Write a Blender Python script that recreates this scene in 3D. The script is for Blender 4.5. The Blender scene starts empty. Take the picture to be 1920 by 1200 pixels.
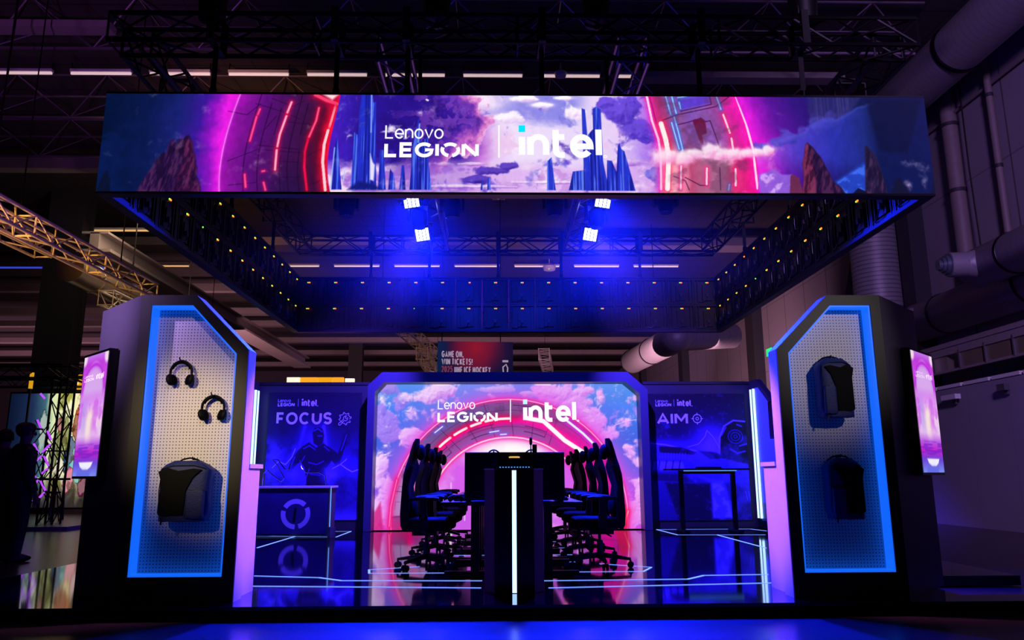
import bpy, bmesh, math, random
import numpy as np
from mathutils import Vector, Matrix
random.seed(7)
SC = bpy.context.scene
COL = SC.collection
PI = math.pi

# ------------------------------------------------------------------ camera
F_PX, PITCH, ROLL, YAW = 1430.4, .2014, -.0045, .0203
CAM = Vector((-.2238, 0, 1.05))
_fw = Vector((math.sin(YAW)*math.cos(PITCH), math.cos(YAW)*math.cos(PITCH), math.sin(PITCH)))
_r0 = Vector((math.cos(YAW), -math.sin(YAW), 0)); _u0 = _r0.cross(_fw)
_rt = _r0*math.cos(ROLL)+_u0*math.sin(ROLL); _up = _u0*math.cos(ROLL)-_r0*math.sin(ROLL)
cam_data = bpy.data.cameras.new('camera'); cam = bpy.data.objects.new('camera', cam_data); COL.objects.link(cam)
cam_data.sensor_fit = 'HORIZONTAL'; cam_data.sensor_width = 36; cam_data.lens = F_PX/1920*36
cam_data.clip_end = 300; cam_data.clip_start = .05
m = Matrix((_rt, _up, -_fw)).transposed().to_4x4(); m.translation = CAM; cam.matrix_world = m
SC.camera = cam
def at_y(px, py, Y):
    d = _fw+_rt*((px-960)/F_PX)+_up*((600-py)/F_PX); return CAM+d*(Y/d.y)
def at_z(px, py, z):
    d = _fw+_rt*((px-960)/F_PX)+_up*((600-py)/F_PX); return CAM+d*((z-CAM.z)/d.z)
def at_x(px, py, x):
    d = _fw+_rt*((px-960)/F_PX)+_up*((600-py)/F_PX); return CAM+d*((x-CAM.x)/d.x)

# ------------------------------------------------------------------ world, exposure, added hall lights
SC.view_settings.view_transform = 'Standard'; SC.view_settings.look = 'None'
SC.view_settings.exposure = 0; SC.view_settings.gamma = 1; SC.view_settings.use_curve_mapping = False
wd = bpy.data.worlds.new('hall_gloom'); SC.world = wd; wd.use_nodes = True
wd.node_tree.nodes['Background'].inputs[0].default_value = (.55, .36, .75, 1)
wd.node_tree.nodes['Background'].inputs[1].default_value = .008
def light(name, kind, loc, target, col, power, parent=None, **kw):
    l = bpy.data.lights.new(name, kind); l.color = col; l.energy = power
    for k, v in kw.items(): setattr(l, k, v)
    o = bpy.data.objects.new(name, l); COL.objects.link(o)
    loc = Vector(loc); d = Vector(target)-loc
    o.rotation_euler = d.to_track_quat('-Z', 'Y').to_euler(); o.location = loc
    if parent: o.parent = parent
    return o
# added unseen spots behind the viewer, brightening the two kiosks
light('added_kiosk_spot', 'SPOT', (-5.2, -1.2, 4.6), (-2.66, 6.3, 1.42), (1, .76, .42), 2700, spot_size=.17, spot_blend=1, shadow_soft_size=.15)
light('added_kiosk_spot', 'SPOT', (-.4, -1.0, 6.2), (-2.75, 6.3, 2.0), (.85, .58, .95), 700, spot_size=.22, spot_blend=1, shadow_soft_size=.15)
light('added_kiosk_spot', 'SPOT', (4.8, -1.2, 4.8), (2.6, 6.3, 2.1), (.9, .76, .80), 950, spot_size=.20, spot_blend=1, shadow_soft_size=.15)
# added unseen violet spots on the right wall and left kiosk's outer side
light('added_wall_violet', 'SPOT', (3, -1, 7.5), (9.8, 15, 4.6), (.62, .36, 1), 4700, spot_size=.95, spot_blend=.8, shadow_soft_size=.8)
light('added_panel_spot', 'SPOT', (-7.5, 2.5, 5.6), (-3.6, 6.7, 2.6), (.62, .36, 1), 6500, spot_size=.26, spot_blend=1, shadow_soft_size=.3)
# added unseen lights for the left trusses, duct, roof rods and far hall
light('added_truss_spot', 'SPOT', (-8.9, 6.0, 2.4), (-7.5, 12, 4.6), (1, .44, .05), 4800, spot_size=.75, spot_blend=.8, shadow_soft_size=.2)
light('added_hall_glow', 'AREA', (-9.4, 19, 7.6), (-10.3, 20, 5.9), (1, .74, .45), 110, shape='RECTANGLE', size=.6, size_y=4)
light('added_rod_spot', 'SPOT', (-4.5, 2, 1.5), (-8.5, 13, 9), (.7, .2, 1), 1500, spot_size=.7, spot_blend=1, shadow_soft_size=.2)
light('added_hall_glow', 'AREA', (-13, 33, 3.4), (-12, 42, 8), (1, .50, .55), 420, shape='RECTANGLE', size=8, size_y=8)
light('added_hall_glow', 'AREA', (-28, 46, 3), (-28, 52, 10), (1, .45, .62), 700, shape='RECTANGLE', size=14, size_y=8)
light('added_hall_glow', 'AREA', (0, 38, 4.0), (0, 46, 10), (.85, .42, .80), 380, shape='RECTANGLE', size=14, size_y=8)
light('added_hall_glow', 'AREA', (5, 26, 2.6), (10, 38, 6), (1, .50, .58), 620, shape='RECTANGLE', size=5, size_y=6)

# ------------------------------------------------------------------ helpers
def V(*a): return Vector(a)
def lin(c):
    if isinstance(c, str):
        c = c.lstrip('#'); c = [int(c[i:i+2], 16)/255 for i in (0, 2, 4)]
    return tuple(x/12.92 if x <= .04045 else ((x+.055)/1.055)**2.4 for x in c)
MATS = {}
def mat(name, col, rough=.5, metal=0, emit=None, es=1, var=.15, scale=8, spec=.5, bump=0):
    m = bpy.data.materials.new(name); m.use_nodes = True; MATS[name] = m
    n = m.node_tree.nodes; L = m.node_tree.links; b = n['Principled BSDF']
    c = lin(col) if isinstance(col, str) else col
    tc = n.new('ShaderNodeTexCoord'); nz = n.new('ShaderNodeTexNoise'); nz.inputs['Scale'].default_value = scale
    nz.inputs['Detail'].default_value = 4
    L.new(tc.outputs['Object'], nz.inputs['Vector'])
    rp = n.new('ShaderNodeMapRange'); rp.inputs['To Min'].default_value = 1-var; rp.inputs['To Max'].default_value = 1+var
    L.new(nz.outputs['Fac'], rp.inputs['Value'])
    mx = n.new('ShaderNodeVectorMath'); mx.operation = 'SCALE'; mx.inputs[0].default_value = c
    L.new(rp.outputs[0], mx.inputs['Scale']); L.new(mx.outputs[0], b.inputs['Base Color'])
    b.inputs['Roughness'].default_value = rough; b.inputs['Metallic'].default_value = metal
    b.inputs['Specular IOR Level'].default_value = spec
    if bump:
        bp = n.new('ShaderNodeBump'); bp.inputs['Strength'].default_value = bump; bp.inputs['Distance'].default_value = .02
        L.new(nz.outputs['Fac'], bp.inputs['Height']); L.new(bp.outputs[0], b.inputs['Normal'])
    if emit is not None:
        b.inputs['Emission Color'].default_value = (*(lin(emit) if isinstance(emit, str) else emit), 1)
        b.inputs['Emission Strength'].default_value = es
    return m
def art_mat(name, emit):
    m = bpy.data.materials.new(name); m.use_nodes = True; n = m.node_tree.nodes; L = m.node_tree.links; b = n['Principled BSDF']
    a = n.new('ShaderNodeAttribute'); a.attribute_name = 'art'
    if emit:
        b.inputs['Base Color'].default_value = (.01, .01, .012, 1); b.inputs['Roughness'].default_value = .45
        b.inputs['Specular IOR Level'].default_value = .04; L.new(a.outputs['Color'], b.inputs['Emission Color']); b.inputs['Emission Strength'].default_value = emit
    else:
        L.new(a.outputs['Color'], b.inputs['Base Color']); b.inputs['Roughness'].default_value = .6
        b.inputs['Specular IOR Level'].default_value = .25
    return m

class MB:
    def __init__(s): s.v = []; s.f = []
    def add(s, vs, fs):
        o = len(s.v); s.v += [tuple(p) for p in vs]; s.f += [tuple(i+o for i in f) for f in fs]; return s
    def box(s, c, d, rz=0, tilt=0):
        hx, hy, hz = d[0]/2, d[1]/2, d[2]/2; R = Matrix.Rotation(rz, 3, 'Z') @ Matrix.Rotation(tilt, 3, 'X')
        vs = [V(*c)+R @ V(x*hx, y*hy, z*hz) for z in (-1, 1) for y in (-1, 1) for x in (-1, 1)]
        return s.add(vs, [(0, 2, 3, 1), (4, 5, 7, 6), (0, 1, 5, 4), (2, 6, 7, 3), (0, 4, 6, 2), (1, 3, 7, 5)])
    def tube(s, p, q, r, n=8, r2=None, cap=True):
        p, q = V(*p), V(*q); d = (q-p).normalized(); a = d.orthogonal().normalized(); b = d.cross(a); r2 = r if r2 is None else r2
        vs = []
        for c, rr in ((p, r), (q, r2)):
            for i in range(n):
                t = 2*PI*i/n; vs.append(c+a*(math.cos(t)*rr)+b*(math.sin(t)*rr))
        fs = [(i, (i+1) % n, n+(i+1) % n, n+i) for i in range(n)]
        if cap: fs += [tuple(range(n-1, -1, -1)), tuple(range(n, 2*n))]
        return s.add(vs, fs)
    def bar(s, p, q, w, h, up=(0, 0, 1)):
        p, q = V(*p), V(*q); d = (q-p).normalized(); u = V(*up)
        if abs(d.dot(u)) > .98: u = V(0, 1, 0)
        a = d.cross(u).normalized()*(w/2); b = a.cross(d).normalized()*(h/2)
        vs = [c+i*a+j*b for c in (p, q) for i, j in ((-1, -1), (1, -1), (1, 1), (-1, 1))]
        return s.add(vs, [(3, 2, 1, 0), (4, 5, 6, 7)]+[(i, (i+1) % 4, 4+(i+1) % 4, 4+i) for i in range(4)])
    def path(s, pts, r, n=8, closed=False):
        pts = [V(*p) for p in pts]; N = len(pts); rings = []; a = None
        for i, p in enumerate(pts):
            if closed: d = pts[(i+1) % N]-pts[i-1]
            else: d = pts[min(i+1, N-1)]-pts[max(i-1, 0)]
            d.normalize()
            a = d.orthogonal().normalized() if a is None else (a-d*a.dot(d)).normalized()
            b = d.cross(a); rr = r[i] if isinstance(r, (list, tuple)) else r
            rings.append([p+a*(math.cos(2*PI*k/n)*rr)+b*(math.sin(2*PI*k/n)*rr) for k in range(n)])
        return s.loft(rings, cap=not closed, wrap=closed)
    def loft(s, rings, cap=True, wrap=False):
        n = len(rings[0]); N = len(rings); vs = [p for r in rings for p in r]; fs = []
        for j in range(N if wrap else N-1):
            a, b = j*n, ((j+1) % N)*n
            fs += [(a+i, a+(i+1) % n, b+(i+1) % n, b+i) for i in range(n)]
        if cap: fs += [tuple(range(n-1, -1, -1)), tuple(range((N-1)*n, N*n))]
        return s.add(vs, fs)
    def prism(s, poly, ext, plane='XZ'):
        """poly in (a,b); extruded from ext[0] to ext[1] along the plane's normal"""
        f = {'XZ': lambda a, b, e: (a, e, b), 'XY': lambda a, b, e: (a, b, e), 'YZ': lambda a, b, e: (e, a, b)}[plane]
        n = len(poly); vs = [f(a, b, e) for e in ext for a, b in poly]
        return s.add(vs, [tuple(range(n)), tuple(range(2*n-1, n-1, -1))]+[(i, n+i, n+(i+1) % n, (i+1) % n) for i in range(n)])
    def ring(s, outer, inner, e0, e1, plane='XZ'):
        f = {'XZ': lambda a, b, e: (a, e, b), 'XY': lambda a, b, e: (a, b, e), 'YZ': lambda a, b, e: (e, a, b)}[plane]
        n = len(outer); vs = [f(a, b, e) for e in (e0, e1) for pl in (outer, inner) for a, b in pl]; fs = []
        for i in range(n):
            j = (i+1) % n
            fs += [(i, j, n+j, n+i), (2*n+i, 3*n+i, 3*n+j, 2*n+j), (i, 2*n+i, 2*n+j, j), (n+i, n+j, 3*n+j, 3*n+i)]
        return s.add(vs, fs)
    def ell(s, c, r, nu=14, nv=9, M=None):
        vs = [V(0, 0, 1)]; fs = []
        for j in range(1, nv):
            for i in range(nu):
                a, b = PI*j/nv, 2*PI*i/nu; vs.append(V(math.sin(a)*math.cos(b), math.sin(a)*math.sin(b), math.cos(a)))
        vs.append(V(0, 0, -1)); L = len(vs)-1
        for i in range(nu): fs.append((0, 1+i, 1+(i+1) % nu)); fs.append((L, L-nu+(i+1) % nu, L-nu+i))
        for j in range(nv-2):
            for i in range(nu): fs.append((1+j*nu+i, 1+(j+1)*nu+i, 1+(j+1)*nu+(i+1) % nu, 1+j*nu+(i+1) % nu))
        vs = [V(p.x*r[0], p.y*r[1], p.z*r[2]) for p in vs]
        if M: vs = [M @ p for p in vs]
        return s.add([V(*c)+p for p in vs], fs)
    def lathe(s, prof, c=(0, 0, 0), axis='Z', n=24):
        rings = []
        for r, h in prof:
            rg = []
            for i in range(n):
                t = 2*PI*i/n; x, y = r*math.cos(t), r*math.sin(t)
                p = {'Z': (x, y, h), 'Y': (x, h, y), 'X': (h, x, y)}[axis]; rg.append(V(*c)+V(*p))
            rings.append(rg)
        return s.loft(rings)
    def mesh(s, name, mt, smooth=False, bevel=0, sub=0):
        me = bpy.data.meshes.new(name); me.from_pydata(s.v, [], s.f); me.validate()
        bm = bmesh.new(); bm.from_mesh(me); bmesh.ops.recalc_face_normals(bm, faces=bm.faces)
        if bevel: bmesh.ops.bevel(bm, geom=list(bm.edges), offset=bevel, segments=2, affect='EDGES', profile=.6)
        bm.to_mesh(me); bm.free(); me.materials.append(mt)
        if smooth:
            for p in me.polygons: p.use_smooth = True
            me.set_sharp_from_angle(angle=math.radians(40))
        return me
    def build(s, name, mt, parent=None, smooth=False, bevel=0, loc=None):
        o = bpy.data.objects.new(name, s.mesh(name, mt, smooth, bevel)); COL.objects.link(o)
        if parent: o.parent = parent
        if loc: o.location = loc
        return o
def tag(o, label, cat, group=None):
    o['label'] = label; o['category'] = cat
    if group: o['group'] = group
    return o
def thing(name, label, cat, loc=(0, 0, 0), rz=0, group=None):
    o = bpy.data.objects.new(name, None); COL.objects.link(o); o.location = loc; o.rotation_euler = (0, 0, rz); o.empty_display_size = .1
    return tag(o, label, cat, group)
def struct(o): o['kind'] = 'structure'; return o
def dup(root, loc, rz, label, group=None):
    r = root.copy(); COL.objects.link(r); r.location = loc; r.rotation_euler = (0, 0, rz); r['label'] = label
    if group: r['group'] = group
    for ch in list(root.children):
        c = ch.copy(); COL.objects.link(c); c.parent = r
        for g in list(ch.children):
            d = g.copy(); COL.objects.link(d); d.parent = c
    return r
def link_copy(src_mesh, name, parent, loc, rz=0):
    o = bpy.data.objects.new(name, src_mesh); COL.objects.link(o); o.parent = parent; o.location = loc; o.rotation_euler = (0, 0, rz); return o
ORD = ['nearest', 'second', 'third', 'fourth', 'fifth', 'sixth', 'seventh', 'eighth', 'ninth', 'tenth', 'eleventh', 'twelfth', 'thirteenth', 'fourteenth']
ORDL = ['leftmost'] + ORD[1:]

# ------------------------------------------------------------------ lettering (strokes in a unit box)
def arc(cx, cy, rx, ry, a0, a1, n=14):
    return [(cx+rx*math.cos(math.radians(a0+(a1-a0)*i/n)), cy+ry*math.sin(math.radians(a0+(a1-a0)*i/n))) for i in range(n+1)]
XH = .70
GL = {  # glyph: (width, strokes)
 'L': (.58, [[(0, 1), (0, 0), (1, 0)]]), 'E': (.58, [[(1, 1), (0, 1), (0, 0), (1, 0)], [(0, .5), (.92, .5)]]),
 'F': (.56, [[(0, 0), (0, 1), (1, 1)], [(0, .47), (.88, .47)]]), 'I': (.0, [[(0, 0), (0, 1)]]),
 'G': (.88, [arc(.5, .5, .5, .5, 42, 330, 20)+[(1, .5), (.55, .5)]]),
 'O': (.92, [arc(.5, .5, .5, .5, 0, 360, 28)]), 'o': (.62, [arc(.5, XH/2, .5, XH/2, 0, 360, 24)]),
 'Q': (.92, [arc(.5, .5, .5, .5, -76, 26, 10), arc(.5, .5, .5, .5, 44, 136, 10), arc(.5, .5, .5, .5, 154, 256, 10)]),
 'N': (.78, [[(0, 0), (0, 1)], [(.04, .97), (.96, .03)], [(1, 0), (1, 1)]]), 'n': (.56, [[(0, 0), (0, XH)], [(0, XH*.4)]+arc(.5, XH*.56, .5, XH*.44, 180, 0, 14)+[(1, 0)]]),
 'e': (.62, [[(.02, XH*.48), (1, XH*.48)]+arc(.5, XH/2, .5, XH/2, 4, 322, 22)]),
 'v': (.6, [[(0, XH), (.5, .02), (1, XH)]]), 'i': (0, [[(0, 0), (0, XH)]]), 'l': (0, [[(0, 0), (0, 1)]]),
 't': (.36, [[(.12, .98), (.12, .24)]+arc(.6, .22, .48, .22, 180, 272, 8)+[(1, .0)], [(-.05, XH), (1, XH)]]),
 'C': (.85, [arc(.5, .5, .5, .5, 45, 315, 20)]), 'U': (.76, [[(0, 1), (0, .42)]+arc(.5, .42, .5, .42, 180, 360, 14)+[(1, 1)]]),
 'S': (.62, [arc(.5, .755, .5, .245, 25, 270, 14)+arc(.5, .255, .5, .255, 90, -155, 14)[1:]]),
 'A': (.82, [[(0, 0), (.5, 1), (1, 0)], [(.19, .27), (.81, .27)]]), 'M': (.92, [[(0, 0), (0, 1)], [(.04, .96), (.5, .3), (.96, .96)], [(1, 1), (1, 0)]]),
 'W': (1.1, [[(0, 1), (.25, 0), (.5, .85), (.75, 0), (1, 1)]]), 'T': (.6, [[(0, 1), (1, 1)], [(.5, 1), (.5, 0)]]),
 'K': (.62, [[(0, 0), (0, 1)], [(1, 1), (.05, .45)], [(.3, .6), (1, 0)]]), 'H': (.66, [[(0, 0), (0, 1)], [(1, 0), (1, 1)], [(0, .5), (1, .5)]]),
 'Y': (.66, [[(0, 1), (.5, .45), (1, 1)], [(.5, .45), (.5, 0)]]), 'R': (.62, [[(0, 0), (0, 1), (.55, 1)]+arc(.55, .74, .45, .26, 90, -90, 10)+[(0, .48)], [(.5, .48), (1, 0)]]),
 'D': (.66, [[(0, 0), (0, 1), (.45, 1)]+arc(.45, .5, .55, .5, 90, -90, 12)+[(0, 0)]]), 'P': (.6, [[(0, 0), (0, 1), (.5, 1)]+arc(.5, .73, .5, .27, 90, -90, 10)+[(0, .46)]]),
 '2': (.56, [arc(.5, .72, .5, .28, 165, -40, 12)+[(0, 0), (1, 0)]]), '0': (.6, [arc(.5, .5, .5, .5, 0, 360, 24)]),
 '5': (.56, [[(1, 1), (.08, 1), (.0, .55)]+arc(.45, .32, .55, .32, 120, -150, 14)]), '!': (0, [[(0, .3), (0, 1)], [(0, -.02), (0, .1)]]), ',': (0, [[(0, -.12), (0, .12)]]),
}
def ribbon(mb, pts, t, P, lift=0):
    pts = [V(*p) for p in pts]; closed = (pts[0]-pts[-1]).length < 1e-4
    if closed: pts = pts[:-1]
    N = len(pts); Ls = []; Rs = []
    for i in range(N):
        d0 = pts[i]-pts[i-1] if (i or closed) else pts[1]-pts[0]
        d1 = pts[(i+1) % N]-pts[i] if (i < N-1 or closed) else pts[i]-pts[i-1]
        d0.normalize(); d1.normalize(); n0 = V(-d0.y, d0.x); n1 = V(-d1.y, d1.x); mm = n0+n1
        if mm.length < 1e-5: mm = n0
        mm.normalize(); k = 1/max(mm.dot(n0), .2); k = k if k < 1.5 else 1.18; o = mm*(t/2*k); Ls.append(pts[i]+o); Rs.append(pts[i]-o)
    vs = [P(p.x, p.y) for p in Ls]+[P(p.x, p.y) for p in Rs]
    if lift: vs = [(a, b-lift, c) for a, b, c in vs]
    fs = [(i, (i+1) % N, N+(i+1) % N, N+i) for i in range(N if closed else N-1)]
    mb.add(vs, fs)
def text(mb, s, W, H, t, P, gap=.12):
    """fit string s into W x H (cap height) with stroke t; P maps (a,b) to a point"""
    adv = [(.3 if c == ' ' else GL[c][0]) for c in s]; nsp = sum(1 for a, b in zip(s, s[1:]))
    tot = sum(adv); fixed = len([c for c in s if c != ' '])*t+nsp*gap*H; k = max((W-fixed)/max(tot, .01), .05)
    x = 0
    for c, a in zip(s, adv):
        if c == ' ': x += .3*k+gap*H; continue
        w = a*k
        for q, st in enumerate(GL[c][1]):
            ribbon(mb, [(x+t/2+p[0]*w, t/2+p[1]*(H-t)) for p in st], t, P, q*.0008)
        x += w+t+gap*H
def brand(parent, x0, x1, z0, z1, y, mt, cyan, names=True, reg=True):
    """the maker's lettering: two lines, a bar and the chip maker's word, into a rectangle facing -Y"""
    W = x1-x0; H = z1-z0; mb = MB()
    if names:
        text(mb, 'Lenovo', W*.262, H*.43, H*.045, lambda a, b: (x0+W*.002+a, y, z0+H*.57+b), .06)
        text(mb, 'LEGIQN', W*.423, H*.46, H*.105, lambda a, b: (x0+a, y, z0+b), .09)
        bx = x0+W*.513; mb.add([(bx-W*.0035, y, z0), (bx+W*.0035, y, z0), (bx+W*.0035, y, z1), (bx-W*.0035, y, z1)], [(0, 1, 2, 3)])
    ix = x0+W*.602; iw = W*.375; t = H*.185
    mb2 = mb
    text(mb2, 'intel', iw, H*1.0, t, lambda a, b: (ix+a, y, z0+b*.97), .06)
    if reg:
        text(mb2, 'o', H*.10, H*.12, H*.025, lambda a, b: (x1-H*.12+a, y, z0+b), .05)
    mb.build('lettering', mt, parent)
    d = MB(); d.add([(ix, y, z0+H*.79), (ix+t*1.02, y, z0+H*.79), (ix+t*1.02, y, z1), (ix, y, z1)], [(0, 1, 2, 3)])
    d.build('letter_dot', cyan, parent)
WASH, POST, BEAM, PINK, HAZE = 500, 6500, 1100, 1400, .006

# ------------------------------------------------------------------ screen and print content, painted per vertex
class Art:
    def __init__(s, w, h, x0, x1, y0, y1):
        s.w, s.h = w, h
        s.X, s.Y = np.meshgrid(np.linspace(x0, x1, w), np.linspace(y1, y0, h))   # first row is the bottom one
        s.C = np.zeros((h, w, 3))
    def col(s, c):
        if isinstance(c, str): c = [int(c[i:i+2], 16) for i in (0, 2, 4)]
        return np.array(c)/255
    def mix(s, m, c):
        m = np.clip(m, 0, 1)[..., None]; s.C = s.C*(1-m)+s.col(c)*m
    def add(s, m, c): s.C = s.C+np.clip(m, 0, None)[..., None]*s.col(c)
    def stops(s, t, st):
        p = [a for a, _ in st]; q = np.array([s.col(c) for _, c in st])
        return np.stack([np.interp(t, p, q[:, k]) for k in range(3)], -1)
    def mixc(s, m, C):
        m = np.clip(m, 0, 1)[..., None]; s.C = s.C*(1-m)+C*m
    def dist(s, pts, closed=False, X=None, Y=None):
        X = s.X if X is None else X; Y = s.Y if Y is None else Y
        d = np.full(X.shape, 1e9); n = len(pts)
        for i in range(n if closed else n-1):
            (ax, ay), (bx, by) = pts[i], pts[(i+1) % n]; vx, vy = bx-ax, by-ay; L = vx*vx+vy*vy+1e-9
            t = np.clip(((X-ax)*vx+(Y-ay)*vy)/L, 0, 1); d = np.minimum(d, np.hypot(X-ax-t*vx, Y-ay-t*vy))
        return d
    def sd(s, pts, X=None, Y=None):
        X = s.X if X is None else X; Y = s.Y if Y is None else Y
        c = np.zeros(X.shape, bool); n = len(pts)
        for i in range(n):
            (ax, ay), (bx, by) = pts[i], pts[i-1]
            if ay == by: continue
            c ^= ((ay > Y) != (by > Y)) & (X < (bx-ax)*(Y-ay)/(by-ay)+ax)
        d = s.dist(pts, True, X, Y); return np.where(c, -d, d)
    def poly(s, pts, c, soft=1.0, k=1, X=None, Y=None): s.mix(k*np.clip(.5-s.sd(pts, X, Y)/soft, 0, 1), c)
    def line(s, pts, w, c, soft=.8, k=1): s.mix(k*np.clip((w/2-s.dist(pts))/soft+.5, 0, 1), c)
    def neon(s, pts, w, core, glow, gw=5, k=1):
        d = s.dist(pts); s.mix(k*.85*np.exp(-np.clip(d-w/2, 0, None)/gw), glow); s.mix(np.clip((w/2-d)/.8+.5, 0, 1), core)
def _vn(x, y, seed):
    tb = np.random.RandomState(seed).rand(64, 64); xi = np.floor(x).astype(int); yi = np.floor(y).astype(int)
    fx = x-xi; fy = y-yi; fx = fx*fx*(3-2*fx); fy = fy*fy*(3-2*fy); g = lambda i, j: tb[(yi+j) % 64, (xi+i) % 64]
    return (g(0, 0)*(1-fx)+g(1, 0)*fx)*(1-fy)+(g(0, 1)*(1-fx)+g(1, 1)*fx)*fy
def fbm(x, y, s, seed, o=5):
    t = 0; a = .5; n = 0
    for k in range(o): t = t+a*_vn(x/s*2**k+k*7.3, y/s*2**k+k*3.1, seed+k); n += a; a *= .55
    return t/n
def ss(a, b, x): t = np.clip((x-a)/(b-a), 0, 1); return t*t*(3-2*t)
def art_mesh(name, A, mt, P, parent=None):
    """grid of A's colours; P maps (u,v) arrays in 0..1 to points"""
    h, w = A.h, A.w; u, v = np.meshgrid(np.linspace(0, 1, w), np.linspace(0, 1, h)); co = np.stack(P(u, v), -1).reshape(-1, 3).astype(np.float32)
    i = np.arange((h-1)*(w-1)); r, c = i//(w-1), i % (w-1); a = r*w+c; fc = np.stack([a, a+1, a+w+1, a+w], -1).astype(np.int32)
    me = bpy.data.meshes.new(name); me.vertices.add(h*w); me.vertices.foreach_set('co', co.ravel())
    me.loops.add(fc.size); me.loops.foreach_set('vertex_index', fc.ravel()); me.polygons.add(len(fc))
    me.polygons.foreach_set('loop_start', np.arange(0, fc.size, 4, dtype=np.int32)); me.update(); me.validate()
    C = np.clip(A.C, 0, 1).reshape(-1, 3); C = np.where(C <= .04045, C/12.92, ((C+.055)/1.055)**2.4)
    at = me.color_attributes.new('art', 'FLOAT_COLOR', 'POINT'); at.data.foreach_set('color', np.concatenate([C, np.ones((len(C), 1))], 1).astype(np.float32).ravel())
    me.materials.append(mt); o = bpy.data.objects.new(name, me); COL.objects.link(o)
    if parent: o.parent = parent
    return o
def flat(x0, x1, z0, z1, y): return lambda u, v: (x0+(x1-x0)*u, np.full_like(u, y), z0+(z1-z0)*v)

def crop_pts(pts, sx, ox, oy): return [(a/sx+ox, b/sx+oy) for a, b in pts]
def cloud(A, balls, seed, dark, lite, k=1, dx=3, dy=-4, lo=.30, hi=.62, amp=1.7, m=None, gain=.9):
    X, Y = A.X, A.Y; w = fbm(X, Y, 40, seed+9, 3)-.5; n2 = fbm(X+36*w, Y+30*w, 34, seed, 5); n3 = fbm(X, Y, 9, seed+5, 3); F = 0
    for cx, cy, rx, ry in balls: F = np.maximum(F, np.exp(-((X-cx)/rx)**2-((Y-cy)/ry)**2))
    F = F+(n2-.5)*amp+(n3-.5)*amp*.18; S = F-np.roll(np.roll(F, dx, 1), dy, 0); C = A.stops(np.clip(.45+S*gain, 0, 1), [(0, dark), (.55, lite), (1, 'ffffff' if lite > 'c' else lite)])
    al = ss(lo, hi, F)*k
    A.mixc(al*(1 if m is None else m), C); return F
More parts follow.
